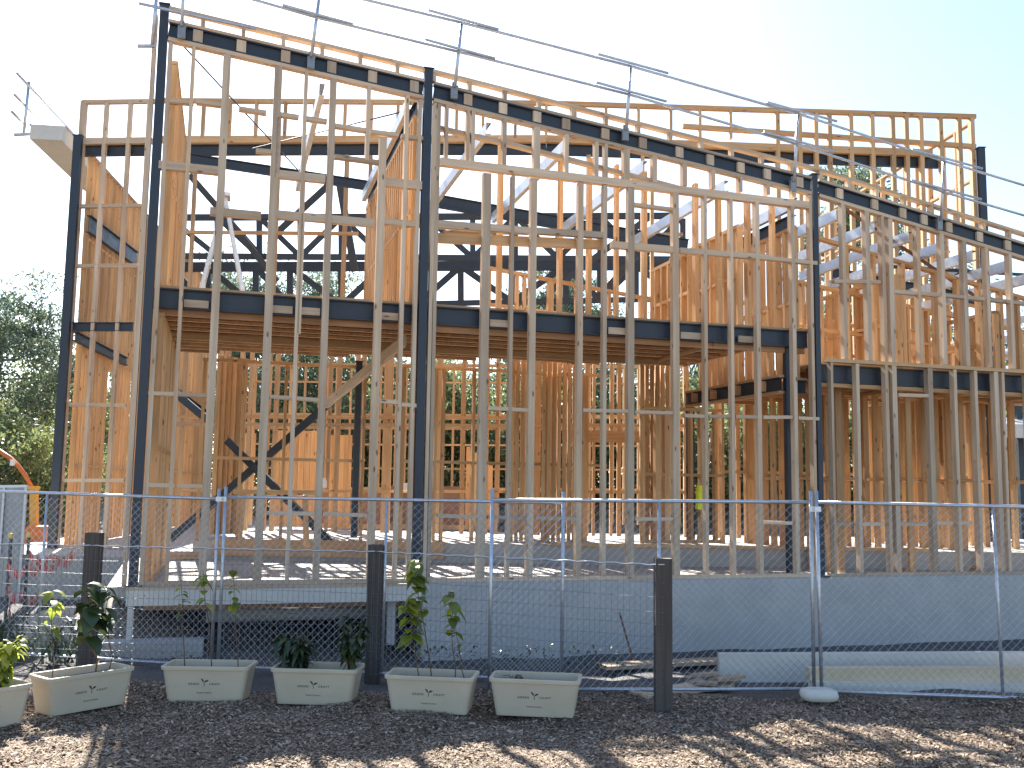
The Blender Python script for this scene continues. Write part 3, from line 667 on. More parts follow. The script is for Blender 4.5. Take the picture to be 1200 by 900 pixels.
# box gutter
bg = thing('box_gutter', 'pale galvanised box gutter jutting out at the far left roof edge', 'gutter', gy_(55, 156, 16.4))
a_ = gy_(55, 155, 16.4); w2 = .28; h2 = .13
gu = MB(); L = 9.0
vs = [a_+XV*x+Z*z+DV*y for y in (0, L) for x, z in ((-w2, h2), (-w2, -h2), (w2*.9, -h2), (w2*1.1, h2))]
gu.add(vs, [(0, 1, 2, 3), (0, 4, 5, 1), (1, 5, 6, 2), (2, 6, 7, 3), (7, 6, 5, 4)]); gu.build('trough', M['white'], bg)
lp = MB(); lp.bar(a_+XV*(-w2-.01)+Z*h2, a_+XV*(-w2-.01)+Z*h2+DV*L, .03, .03, XV); lp.build('lip', M['galv'], bg)
lp = MB(); lp.bar(a_+XV*(w2*1.1+.01)+Z*h2, a_+XV*(w2*1.1+.01)+Z*h2+DV*L, .03, .03, XV); lp.build('lip', M['galv'], bg)

# step ladder on the upper floor
tl = 3.3
def lp_(px, py, t=2.6): s, z = Fsz(px, py, t); return G(s, t, z)
ap = lp_(264, 232); sl_, _ = Fsz(228, 335, 2.6); sr_, _ = Fsz(294, 335, 2.6)
ld_ = thing('step_ladder', 'aluminium A frame step ladder standing open on the upper floor', 'ladder', lp_(262, 335))
for s_, t0, nm in ((sl_, 2.5, 'front_stile'), (sl_, 2.95, 'front_stile'), (sr_, 2.5, 'rear_stile'), (sr_, 2.95, 'rear_stile')):
    top = Vector(ap)+N*(.10 if t0 > 2.7 else -.06); bar(nm, ld_, G(s_, t0, ZD), top, .048, .03, M['alu'])
for f in (.14, .30, .46, .62, .78):
    for s_, nm in ((sl_, 'tread'), (sr_, 'rung')):
        p = G(s_, 2.5, ZD).lerp(Vector(ap)-N*.06, f); q = G(s_, 2.95, ZD).lerp(Vector(ap)+N*.10, f); bar(nm, ld_, p, q, .07 if nm == 'tread' else .03, .025, M['alu'], Z)
cp = MB(); cp.box((0, 0, 0), (.14, .30, .05), Matrix.Rotation(UA, 3, 'Z')); cp.build('top_cap', M['alu'], ld_, mw=Matrix.Translation(Vector(ap)+Z*.02))

# ---------------------------------------------------------------- things inside on the slab
def sawhorse(p, rz, label, sc_=1.0):
    th = thing('saw_horse', label, 'saw horse', p, rz, 'saw horses')
    m = MB(); bar_ = lambda a, b, w=.045: bar('leg', th, pmat(th) @ Vector(a), pmat(th) @ Vector(b), w, .07, PI)
    for x in (-.4, .4):
        for y in (-.22, .22): bar_((x*1.1, y, 0), (x, y*.15, .68))
    bar('top_beam', th, pmat(th) @ Vector((-.55, 0, .72)), pmat(th) @ Vector((.55, 0, .72)), .09, .06, PI, Z)
sawhorse(on_z(320, 640, ZR-.04), .3, 'timber saw horse on the rear floor in the high left bay')
sawhorse(on_z(1075, 655, ZS)+Vector((0, .3, 0)), .2, 'timber saw horse under the lower floor at the right end')
st = thing('timber_stack', 'low stack of timber planks lying on the floor at the left', 'timber stack', on_z(205, 655, ZS))
for i in range(5): bar('plank', st, on_z(175, 657, ZS)+Vector((0, .12*i, .03+.05*(i % 2))), on_z(250, 655, ZS)+Vector((.1*i, .10*i, .03+.05*(i % 2))), .045, .11, PG, Vector((0, 1, 0)))
for i in range(7):
    p = G(random.uniform(.6, 8), random.uniform(.3, 1.1), ZS+.012); a_ = random.uniform(0, 3.14); q = p+Vector((math.cos(a_), math.sin(a_), 0))*random.uniform(.18, .4)
    tag(bar('timber_offcut', None, p, q, .09 if i % 2 else .04, .022, PG, Z), 'short timber offcut lying on the slab just behind the front studs', 'offcut', 'offcuts left on the slab')
lp2 = thing('leaning_pole', 'pale pole with a bright yellow sleeve leaning beside the inner column', 'pole', on_y(818, 645, 14.6))
tube('shaft', lp2, [on_y(816, 640, 14.5), on_y(824, 598, 14.6), on_y(834, 505, 14.9)], .018, PG)
a_ = on_y(819, 597, 14.45); b2 = on_y(821, 569, 14.45); bar('sleeve', lp2, a_, b2, .085, .085, M['yellow'])
for i, (x, y, c, lab) in enumerate(((470, 571, 'whitetape', 'small white carton on the sill behind the first bay'), (378, 567, 'whitetape', 'round white bucket lid beside the sill'))):
    p = on_y(x, y, 16.3); m_ = MB(); m_.box((0, 0, 0), (.19, .12, .085) if i == 0 else (.12, .12, .13)); m_.box((.0, 0, .055 if i == 0 else .08), (.2 if i == 0 else .08, .13, .03))
    tag(m_.build('carton' if i == 0 else 'bucket', M[c], None, mw=Matrix.Translation(p)), lab, 'carton' if i == 0 else 'bucket')
pk_ = thing('material_pallet', 'brown wrapped brick pallet standing outside the rear wall', 'pallet', (-1.4, 19.6, ZR))
m_ = MB(); m_.box((-1.4, 19.6, ZR+.42), (1.9, .8, .75)); m_.build('wrapped_load', M['brick'], pk_); m_ = MB(); m_.box((-1.4, 19.6, ZR), (2.0, .9, .09)); m_.build('pallet_base', PG, pk_)
pk_ = thing('material_pallet', 'brown wrapped load standing behind the crossing braces', 'pallet', (-3.2, 19.2, ZR))
m_ = MB(); m_.box((-3.0, 19.4, ZR+.35), (1.3, .8, .62)); m_.build('wrapped_load', M['brick'], pk_); m_ = MB(); m_.box((-3.0, 19.4, ZR), (1.4, .9, .09)); m_.build('pallet_base', PG, pk_)

# left foundation: white bearer on a stump, pipes below
fb = thing('floor_bearer', 'pale painted bearer beam on a stump under the left end of the frame', 'bearer', G(1.2, -.02, .4))
bar('bearer', fb, G(-.05, -.06, ZS-.115), G(3.1, -.06, ZS-.115), .16, .06, M['white'])
bar('bearer_cap', fb, G(-.05, -.03, ZS-.018), G(3.1, -.03, ZS-.018), .032, .12, PG)
bar('stump', fb, G(0.0, -.06, -.05), G(0.0, -.06, ZS-.20), .065, .065, M['white'])
bar('stump', fb, G(2.78, .1, -.05), G(2.78, .1, ZS-.20), .09, .09, M['concrete'])
for i in range(4): bar('joist_end', fb, G(.1, .25+.28*i, ZS-.2), G(2.9, .25+.28*i, ZS-.2), .16, .05, M['red_joist'])
o = tube('drain_pipe', None, [G(.75, .9, .22), G(3.0, .9, .22)], .085, M['concrete'], 14); tag(o, 'grey drain pipe lying under the left end of the frame', 'pipe')
o = bar('plank', None, G(1.0, .5, .44), G(2.5, .5, .40), .05, .18, PG); tag(o, 'pale plank lying across under the left bearer', 'plank')
o = prism('concrete_block', [G(-.25, -.35, 0)[:2], G(.75, -.35, 0)[:2], G(.75, .0, 0)[:2], G(-.25, .0, 0)[:2]], -.05, .11, M['concrete']); tag(o, 'low concrete block on the ground beside the left stump', 'concrete block')
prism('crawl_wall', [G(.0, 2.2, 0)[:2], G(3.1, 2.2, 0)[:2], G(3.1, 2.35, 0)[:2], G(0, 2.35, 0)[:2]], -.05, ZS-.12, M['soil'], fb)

# ---------------------------------------------------------------- temporary chain link fence
def chain(w, h, hx=.036, vz=.036, r=.0018):
    nxw = int(w/hx); nz = int(h/vz); V = []; Fc = []
    for i in range(nxw):
        x0 = i*hx; ph = i % 2; base = len(V)
        for k in range(nz+1):
            x = x0+(hx if (k+ph) % 2 else 0); z = k*vz; y = .002 if k % 2 else -.002
            V += [(x-r, y, z), (x+r, y-r, z), (x+r, y+r, z)]
        for k in range(nz):
            a = base+3*k
            for q in range(3): Fc.append((a+q, a+(q+1) % 3, a+3+(q+1) % 3, a+3+q))
    return V, Fc
def panel(a, b, z0a, z0b, h, mids, label, ext=.10, lean=0.0):
    a = Vector((a[0], a[1], z0a)); b = Vector((b[0], b[1], z0b)); L = (b-a).length; ang = math.atan2(b.y-a.y, b.x-a.x)
    th = thing('temporary_fence', label, 'fence', a, ang, 'temporary fence panels'); mw = pmat(th); sl = (b.z-a.z)/L
    W = lambda x, y, z: mw @ Vector((x, y+lean*z/h, z+sl*x))
    for x in [0, L]+[L*m for m in mids]:
        e = ext if x in (0, L) else 0
        tube('post', th, [W(x, 0, .0), W(x, 0, h+e)], .017 if e else .0145, M['tube'])
    tube('top_rail', th, [W(0, 0, h), W(L, 0, h)], .016, M['tube']); tube('bottom_rail', th, [W(0, 0, .03), W(L, 0, .03)], .016, M['tube'])
    V, Fc = chain(L, h-.06)
    m_ = MB(); m_.v = [(x, y-.012+lean*z/h, z+.04+sl*x) for x, y, z in V]; m_.f = Fc; m_.mi = [0]*len(Fc)
    m_.build('chain_mesh', M['wire'], th, mw=mw)
    return th
A1 = on_y(258, 770, 9.35); A2 = on_y(660, 790, 8.95)
def at(px, Y): return (on_y(px, 700, Y).x, Y)
panel(at(-160, 10.0), at(251, 9.42), .06, .0, 1.60, (.52,), 'chain link panel at the left end, beside the strappy plant and tape')
panel(at(259, 9.40), at(659, 8.95), .0, .0, 1.62, (.49,), 'chain link panel behind the planters, between the paired posts and the overlap')
panel(at(575, 8.62), at(952, 8.75), -.02, .0, 1.66, (.52,), 'chain link panel across the concrete footing behind the dark right timber post')
panel(at(961, 8.66), at(1395, 8.45), .0, -.02, 1.66, (.49,), 'chain link panel at the right end in front of the stacked beams', lean=.06)
ft = MB()
def ellip(b, c, s, n=12, m=6):
    vs = []; fs = []
    for i in range(m+1):
        ph = math.pi*i/m
        for j in range(n):
            th = 2*math.pi*j/n; q = lambda v: math.copysign(abs(v)**.6, v)
            vs.append(Vector((s[0]*q(math.sin(ph))*q(math.cos(th)), s[1]*q(math.sin(ph))*q(math.sin(th)), s[2]*q(math.cos(ph))))+Vector(c))
    for i in range(m):
        for j in range(n): fs.append((i*n+j, i*n+(j+1) % n, (i+1)*n+(j+1) % n, (i+1)*n+j))
    b.add(vs, fs)
ellip(ft, (0, 0, .045), (.16, .12, .055)); p = on_z(965, 824)
o = ft.build('concrete_foot_block', M['white'], None, True, Matrix.Translation(Vector((p.x, p.y+.12, 0)))); tag(o, 'pale concrete foot block under the paired fence posts at the right', 'foot block')
for lab, px, Y in (('galvanised clamp joining the paired fence posts near the planters', 255, 9.35), ('galvanised clamp joining the paired fence posts at the right', 956, 8.66)):
    p = at(px, Y); m_ = MB(); m_.box((0, 0, 0), (.10, .03, .045)); m_.box((0, -.02, 0), (.03, .05, .03))
    o = m_.build('fence_clamp', M['galv'], None, mw=Matrix.Translation((p[0], p[1]-.02, 1.60))); tag(o, lab, 'clamp')

# ---------------------------------------------------------------- garden mesh fence on dark posts
gf = thing('garden_fence', 'low wire grid garden fence on dark square timber posts', 'garden fence', (-1, 8.9, 0))
gpst = [(-4.0, 9.45, 1.26), (-1.25, 9.2, 1.20), (1.265, 8.10, 1.19)]
for x, y, h in gpst: bar('post', gf, Vector((x, y, -.1)), Vector((x, y, h)), .135, .125, M['dark_post'], Vector((0, 1, 0)))
def grid(a, b, z1, hs, vs_, r=.0017):
    a = Vector(a); b = Vector(b); L = (b-a).length; u = (b-a)/L; m_ = MB()
    for i in range(int(L/vs_)+1):
        p = a+u*(i*vs_)+Vector((0, 0, 0)); j = random.uniform(-.006, .006); m_.tube([p+Z*.02, p+u*j+Z*(z1/2), p+Z*z1], r, 3, caps=False)
    for z in hs:
        pts = [a+u*(L*k/10)+Z*(z+random.uniform(-.006, .006)) for k in range(11)]; m_.tube(pts, r*1.1, 3, caps=False)
    return m_
hz = [.03, .10, .17, .24, .31, .38, .46, .56, .66, .76, .88, 1.0, 1.13]
P = [Vector((-8.6, 9.9, 0)), Vector((-4.0, 9.38, 0)), Vector((-1.25, 9.12, 0)), Vector((1.265, 8.02, 0))]
for a, b in zip(P, P[1:]):
    grid(a, b, 1.14, hz, .05).build('wire_grid', M['wire_dark'], gf)
    pts = [a.lerp(b, k/40)+Z*(1.14+.006*math.sin(k*2.1))+Vector((0, .004*math.cos(k*2.1), 0)) for k in range(41)]
    tube('top_wire', gf, pts, .006, M['wire'], 5)
for lab, (x, y, c) in (('green tie wrapped round the middle dark fence post', (-1.25, 9.2, .0)),): pass

# ---------------------------------------------------------------- planters
def text_mesh(txt, size, m, parent, mw, name):
    cu = bpy.data.curves.new(name, 'FONT'); cu.body = txt; cu.size = size; cu.align_x = 'CENTER'; cu.space_character = 1.35; cu.extrude = .0006; cu.resolution_u = 2
    ob = bpy.data.objects.new('text_tmp', cu); COL.objects.link(ob)
    dg = bpy.context.evaluated_depsgraph_get(); me = bpy.data.meshes.new_from_object(ob.evaluated_get(dg)); me.materials.clear()
    bpy.data.objects.remove(ob); bpy.data.curves.remove(cu)
    return link(name, me, m, parent, mw)
def rrect(w, d, r, z, n=4):
    pts = []
    for cx, cy, a0 in ((w/2-r, d/2-r, 0), (-w/2+r, d/2-r, 90), (-w/2+r, -d/2+r, 180), (w/2-r, -d/2+r, 270)):
        for k in range(n+1):
            a = rad(a0+90*k/n); pts.append((cx+r*math.cos(a), cy+r*math.sin(a), z))
    return pts
def loft(rings, cap0=True, cap1=True):
    b = MB(); n = len(rings[0]); vs = [p for r in rings for p in r]; fs = []
    for i in range(len(rings)-1):
        for k in range(n): fs.append((i*n+k, i*n+(k+1) % n, (i+1)*n+(k+1) % n, (i+1)*n+k))
    if cap0: fs.append(tuple(reversed(range(n))))
    if cap1: fs.append(tuple(range((len(rings)-1)*n, len(rings)*n)))
    b.add(vs, fs); return b
PW, PD, PH = .70, .33, .285
def make_planter(label):
    th = thing('planter_box', label, 'planter', (0, 0, 0), group='cream planter boxes')
    R = [rrect(PW*.86, PD*.80, .03, 0), rrect(PW*.87, PD*.81, .035, .01), rrect(PW*.985, PD*.965, .04, PH-.03), rrect(PW*.955, PD*.92, .035, PH-.03), rrect(PW*.9, PD*.86, .03, .12)]
    tb_ = loft(R[:3], True, False).build('tub', M['tub'], th, False)
    rim = [rrect(PW*.98, PD*.96, .04, PH-.032), rrect(PW*1.02, PD*1.05, .045, PH-.028), rrect(PW*1.025, PD*1.06, .045, PH-.004), rrect(PW*1.015, PD*1.04, .045, PH), rrect(PW*.95, PD*.91, .035, PH), rrect(PW*.94, PD*.90, .035, PH-.03), rrect(PW*.90, PD*.84, .03, .14)]
    loft(rim, False, False).build('rim', M['tub'], th)
    so = loft([rrect(PW*.935, PD*.89, .03, PH-.055), ], False, True); so.build('soil', M['soil'], th)
    tilt = math.atan((PD*(.965-.81)/2)/(PH-.04))
    fz = lambda z: -(PD*.81/2+(PD*(.965-.81)/2)*(z-.01)/(PH-.04))
    W = lambda x, z: Matrix.Translation((x, fz(z)-.0015, z)) @ Matrix.Rotation(math.pi/2+tilt, 4, 'X')
    text_mesh('GREEN', .024, M['print'], tb_, W(-.085, .138), 'lettering'); text_mesh('CRAFT', .024, M['print'], tb_, W(.085, .138), 'lettering')
    text_mesh('TRADITIONAL', .015, M['print'], tb_, W(0, .07), 'lettering')
    e = MB()
    def lf(pts): e.add([(x, y, .0006) for x, y in pts], [tuple(range(len(pts)))])
    lf([(-.002, 0), (.002, 0), (.004, -.03), (.0, -.03)]); lf([(0, 0), (-.012, .008), (-.026, .028), (-.022, .034), (-.006, .022)]); lf([(0, 0), (.012, .002), (.032, .012), (.034, .020), (.012, .018)])
    e.build('sprout_emblem', M['print'], tb_, mw=W(0, .158))
    return th
def place(th, bx, by, rz, corner=None):
    c = on_z(bx, by); d = Vector((0, PD*.40, 0)) if corner is None else Vector(corner)
    d.rotate(Matrix.Rotation(rz, 3, 'Z').to_euler()); th.location = Vector((c.x, c.y, -.012))+Vector((d.x, d.y, 0)); th.rotation_euler = (0, 0, rz)
    return th
pl0 = make_planter('cream planter box holding tall thin stems, second from the left fence post')
specs = [(239, 821, 0.0, None, None), (367, 824, -.06, None, 'cream planter box of bushy wilting plants left of the middle dark post'), (502, 834, -.13, None, 'cream planter box with tall sunlit bean stems right of the middle dark post'),
         (626, 838, -.12, None, 'nearly empty cream planter box, last of the row beside the dark right post'), (60, 838, rad(52), (PW*.43, PD*.40, 0), 'cream planter box turned at an angle before the left dark post'),
         (26, 846, rad(52), (-PW*.43, PD*.40, 0), 'cream planter box cut off by the picture edge, sunlit on its rim')]
PL = []
for i, (x, y, rz, cr, lab) in enumerate(specs):
    o = pl0 if i == 0 else dup(pl0, lab); PL.append(place(o, x, y, rz, cr))
def inpl(i, x, y, z=PH-.05):
    v = Vector((x*PW, y*PD, z)); v.rotate(Matrix.Rotation(PL[i].rotation_euler.z, 3, 'Z').to_euler()); return PL[i].location+v
def leaf(b, p, d, L, W_, droop=.3, mi=0):
    d = d.normalized(); side = d.cross(Z); side = side.normalized() if side.length > .01 else Vector((1, 0, 0)); up = side.cross(d)
    ps = []
    for f, w in ((0, .12), (.25, .8), (.55, 1), (.8, .6), (1, .03)):
        c = p+d*L*f-Z*droop*L*f*f; ps.append((c-side*W_*w*.5+up*W_*.12*w, c-up*.0, c+side*W_*w*.5+up*W_*.12*w))
    vs = [q for t in ps for q in t]; fs = []
    for i in range(4):
        for k in (0, 1): fs.append((i*3+k, i*3+k+1, i*3+3+k+1, i*3+3+k))
    b.add(vs, fs, mi)
def rv(zl=-.3, zh=.5):
    a = random.uniform(0, 2*math.pi); return Vector((math.cos(a), math.sin(a), random.uniform(zl, zh)))
def stem_plant(label, base, top, nl, L, W_, lm='plantleaf', f0=.45, cat='plant', name='potted_plant', flower=False, bend=.03, r=.005, group='plants in the planter boxes'):
    th = thing(name, label, cat, base, group=group)
    pts = [base.lerp(top, k/6)+Vector((random.uniform(-bend, bend), random.uniform(-bend, bend), 0))*(1 if 0 < k < 6 else 0) for k in range(7)]
    tube('stem', th, pts, [r*(1-.55*k/6) for k in range(7)], M['stem'], 6)
    b = MB()
    for i in range(nl):
        f = f0+(1-f0)*random.random(); j = min(5, int(f*6)); p = pts[j].lerp(pts[j+1], f*6-j); dv = rv(-.4, .4)
        leaf(b, p, dv, L*random.uniform(.6, 1.2), W_*random.uniform(.7, 1.2), random.uniform(.3, .9))
    b.build('leaves', M[lm], th, True)
    if flower:
        h = MB(); n = 18
        for i in range(n):
            a = 2*math.pi*i/n; dv = Vector((math.cos(a), -.15, math.sin(a))); leaf(h, top+dv*.022+Vector((0, -.01, 0)), dv, .022, .012, 0)
        h.build('petals', M['petal'], th); d = MB(); ellip(d, (0, 0, 0), (.026, .012, .026), 12, 6); d.build('flower_disc', M['darkleaf'], th, True, Matrix.Translation(top+Vector((0, -.008, 0))))
    return th
def up_to(p, px, py): # point above base p seen at that height on the photograph
    q = on_y(px, py, p.y); return q
b0 = inpl(2, -.30, 0); stem_plant('tall stem with yellow green leaves leaning out past the middle dark post', inpl(2, -.16, .05), on_y(478, 700, inpl(2, 0, 0).y+.02), 26, .12, .10, bend=.015)
stem_plant('stem topped with the highest pale leaves in the planter right of the middle post', inpl(2, -.02, .1), on_y(487, 655, inpl(2, 0, 0).y+.1), 26, .11, .095, f0=.5, bend=.02)
stem_plant('sunflower stem with a round green flower head', inpl(2, .26, .0), on_y(529, 697, inpl(2, 0, 0).y), 14, .11, .085, f0=.5, flower=True, bend=.012, name='sunflower', cat='sunflower')
stem_plant('thin dry stake stem beside the sunflower with few leaves', inpl(2, .36, .1), on_y(534, 735, inpl(2, 0, 0).y+.05), 4, .07, .04, f0=.5, bend=.008)
stem_plant('tall thin reddish stem at the left of the first front planter', inpl(0, -.30, 0), on_y(212, 680, inpl(0, 0, 0).y), 9, .08, .06, f0=.6, bend=.012)
stem_plant('tall thin reddish stem in the middle of the first front planter', inpl(0, .02, 0), on_y(238, 668, inpl(0, 0, 0).y), 10, .08, .06, f0=.6, bend=.012)
stem_plant('tall thin reddish stem at the right of the first front planter', inpl(0, .33, 0), on_y(272, 665, inpl(0, 0, 0).y), 10, .09, .07, f0=.6, bend=.012)
stem_plant('big leafed dark plant spreading before the left dark post', inpl(4, .15, 0), on_y(102, 684, inpl(4, .2, 0).y), 24, .16, .13, 'darkleaf', f0=.4, bend=.03, r=.008)
stem_plant('tall pale stem with lime leaves leaning in the angled planter', inpl(4, -.35, .0), on_y(62, 690, inpl(4, -.3, 0).y), 14, .11, .07, f0=.55, bend=.015)
stem_plant('second big leafed dark plant right of the left dark post', inpl(4, .34, .1), on_y(122, 680, inpl(4, .3, 0).y), 11, .12, .09, 'darkleaf', f0=.5, bend=.03)
def bush(label, base, h, rx, n, L, W_, lm, droop=(.3, 1.0)):
    th = thing('bushy_plant', label, 'plant', base, group='plants in the planter boxes'); b = MB(); stm = MB()
    for i in range(7):
        d = Vector((random.uniform(-rx, rx), random.uniform(-.08, .08), h*random.uniform(.6, 1))); pts = [base, base+d*.5+Vector((0, 0, .03)), base+d]; stm.tube(pts, [.005, .004, .002], 5)
        for k in range(n//7):
            f = random.uniform(.25, 1); leaf(b, base+d*f, rv(-.6, .5), L*random.uniform(.6, 1.3), W_*random.uniform(.7, 1.3), random.uniform(*droop))
    stm.build('stems', M['stem'], th, True); b.build('leaves', M[lm], th, True)
bush('drooping dark green tomato like bush at the left of its planter', inpl(1, -.25, 0), .34, .22, 190, .10, .040, 'darkleaf')
bush('drooping dark bush with few bright leaves, right in its planter against the middle post', inpl(1, .36, 0), .46, .16, 140, .09, .045, 'darkleaf')
bush('low sparse seedlings in the nearly empty planter', inpl(3, -.25, 0), .05, .10, 21, .05, .02, 'darkleaf')
bush('sunlit yellow green bush in the planter at the picture edge', inpl(5, .26, 0), .40, .17, 190, .075, .05, 'plantleaf')
# strappy plant behind the angled planter
sp_ = MB(); base = Vector((-5.05, 9.75, 0))
for i in range(170):
    p = base+Vector((random.uniform(-.95, .95), random.uniform(-.25, .25), 0)); d = rv(1.2, 3.0).normalized(); L = random.uniform(.45, .8); side = d.cross(Z).normalized()*.011
    pts = [p+d*L*f-Z*.35*L*f**3+Vector((d.x, d.y, 0))*.2*f*f for f in (0, .35, .7, 1)]; vs = []
    for q, k in zip(pts, (1, 1.1, .8, .1)): vs += [q-side*k, q+side*k]
    sp_.add(vs, [(0, 1, 3, 2), (2, 3, 5, 4), (4, 5, 7, 6)])
tag(sp_.build('strappy_plant', M['strap']), 'clump of dark strap leaved plant behind the garden fence at the left', 'plant')

# ---------------------------------------------------------------- building materials on the ground at the right
def stack_beam(label, p, q, h, d, m, Yp, Yq):
    a_ = on_y(*p, Yp); b2 = on_y(*q, Yq); o = bar('stacked_beam', None, a_, b2, h, d, M[m], FY); tag(o, label, 'beam', 'beams stacked behind the fence'); return o
stack_beam('upper pale grey beam of the stack behind the right fence panel', (842, 782), (1330, 780), .27, .10, 'white', 9.7, 9.6)
stack_beam('cream topped beam lying in front of the stack', (947, 790), (1330, 789), .12, .14, 'cream', 9.1, 9.0)
stack_beam('lowest pale grey beam of the stack, just above the ground', (950, 807), (1330, 809), .15, .17, 'white', 9.05, 8.95)
oc = thing('offcut_pile', 'small ragged heap of brown timber offcuts beside the stacked beams', 'offcuts', on_z(832, 812))
for i in range(9):
    p = on_z(806+i*5, 812-random.random()*4, -.06)+Vector((0, random.uniform(0, .4), .02+.022*(i % 4))); d = Vector((random.uniform(.15, .28), random.uniform(-.1, .1), random.uniform(-.02, .05)))
    bar('offcut', oc, p, p+d, .10, .025, M['card'], Z)
o = tube('steel_bar', None, [on_y(726, 718, 10.6), on_y(742, 774, 10.5)], .011, M['rust'], 6); tag(o, 'rusty reinforcing bar leaning on the concrete footing', 'steel bar')
o = bar('plank', None, on_z(748, 818, -.03)+Z*.02, on_z(850, 803, -.08)+Z*.02, .04, .22, PG, Vector((0, 1, 0))); tag(o, 'pale plank lying on the ground behind the dark right post', 'plank')
o = bar('plank', None, on_z(705, 783, -.17)+Z*.02, on_z(850, 776, -.2)+Z*.02, .04, .25, M['card'], Vector((0, 1, 0))); tag(o, 'long brown plank lying along the foot of the concrete footing', 'plank')

# ---------------------------------------------------------------- left background of the site
mc = thing('boom_machine', 'orange machine with a thin curved boom arm behind the left fence', 'machine', on_y(62, 640, 18.5))
pts = [on_y(x, y, 18.6) for x, y in ((-30, 522), (0, 529), (12, 537), (22, 547), (30, 558), (37, 571))]; tube('boom', mc, pts, .045, M['orange'], 8)
bar('mast', mc, on_y(40, 640, 18.5), on_y(40, 570, 18.5), .12, .12, M['amber'], FY); m_ = MB(); p = on_y(40, 572, 18.5); m_.box(p, (.16, .16, .06)); m_.build('mast_head', M['amber'], mc)
m_ = MB(); p = on_y(48, 640, 18.5); m_.box(p, (.42, .6, .62)); m_.box(p+Vector((0, 0, .34)), (.36, .5, .08)); m_.build('body', M['orange'], mc)
m_ = MB(); p = on_y(14.5, 542, 18.5); m_.box(p, (.07, .05, .12)); m_.build('lamp', M['whitetape'], mc)
for i, dx in enumerate((-.16, .16)):
    m_ = MB(); p = on_y(48, 660, 18.2)+Vector((dx, 0, 0)); m_.tube([p-Vector((.05, 0, 0)), p+Vector((.05, 0, 0))], .16, 14); m_.build('wheel', M['dark_post'], mc)
hb = thing('site_hoarding', 'grey sheet hoarding panel behind the left fence', 'hoarding', on_y(10, 650, 15.5))
a_ = on_y(-60, 615, 15.5); b2 = on_y(29, 615, 15.0); bar('sheet', hb, a_, b2, 1.15, .02, M['board'], FY)
bar('frame', hb, a_+Z*.59, b2+Z*.59, .04, .04, M['whitetape'], FY)
for f in (.1, .45, .72, 1): bar('post', hb, a_.lerp(b2, f)-Z*1.0+Vector((0, -.03, 0)), a_.lerp(b2, f)+Z*.57+Vector((0, -.03, 0)), .035, .035, M['tube'], FY)
for i, (x, y) in enumerate(((13, 628), (34, 627))):
    sp2 = thing('star_picket', ('steel star picket with a yellow cap, left of two by the tape', 'steel star picket with a yellow cap beside the orange machine')[i], 'picket', on_y(x, 700, 12.5), group='star pickets')
    p = on_y(x, y, 12.5); bar('stake', sp2, Vector((p.x, p.y, -.1)), p, .03, .03, M['steel'], FY); c = MB(); ellip(c, (0, 0, 0), (.032, .032, .035), 10, 6); c.build('safety_cap', M['cap'], sp2, True, Matrix.Translation(p))
def tape(label, pts, w=.11):
    P_ = [Vector(p) for p in pts]; v = []; f = []; mi = []
    n = 26; Q = []
    tot = len(P_)-1
    for k in range(n*tot+1):
        i = min(tot-1, k//n); q = P_[i].lerp(P_[i+1], k/n-i); Q.append(q-Z*.10*math.sin(math.pi*(k/n-i))+Vector((0, .02*math.sin(k*.9), .012*math.sin(k*1.7))))
    b = MB()
    for k in range(len(Q)-1):
        a = .02*math.sin(k*.8); n_ = Vector((0, .004, 0))
        b.add([Q[k]-Z*w/2, Q[k+1]-Z*w/2+Vector((0, a, 0)), Q[k+1]+Z*w/2, Q[k]+Z*w/2, Q[k]-Z*w/2+n_, Q[k+1]-Z*w/2+Vector((0, a, 0))+n_, Q[k+1]+Z*w/2+n_, Q[k]+Z*w/2+n_], BOXF, (k//2) % 2)
    o = b.build('barrier_tape', [M['redtape'], M['whitetape']]); tag(o, label, 'barrier tape', 'red and white barrier tapes')
tape('upper red and white barrier tape strung between the pickets', [on_y(8, 664, 12.4), on_y(34, 664, 12.5), on_y(48, 661, 12.9), on_y(70, 657, 13.3), on_y(90, 646, 13.8)])
tape('middle red and white barrier tape with a drooping loop', [on_y(8, 692, 12.4), on_y(28, 694, 12.5), on_y(46, 698, 12.8)])
tape('red and white tape hanging down the left picket', [on_y(13, 660, 12.38), on_y(11, 690, 12.38), on_y(12, 722, 12.38)], .09)
tape('faded tape tied across near the left wing', [on_y(34, 650, 13.0), on_y(60, 652, 13.6), on_y(86, 648, 14.2)])
# weeds on the bank between fence and left wing
wd_ = MB()
for i in range(900):
    p = Vector((random.uniform(-6.4, -4.3), random.uniform(10.2, 13.5), 0)); d = rv(.8, 2.5).normalized(); leaf(wd_, p, d, random.uniform(.06, .22), .03, .4)
tag(wd_.build('weeds', M['darkleaf']), 'low weeds growing between the fence and the left wing', 'weeds', kind='stuff')
wd_ = MB()
for i in range(420):
    p = Vector((random.uniform(-3.6, 1.2), random.uniform(9.7, 10.9), 0)); d = rv(.6, 2.0).normalized(); leaf(wd_, p, d, random.uniform(.05, .16), .025, .5)
tag(wd_.build('ground_weeds', M['darkleaf']), 'scattered low weeds along the foot of the frame', 'weeds', kind='stuff')
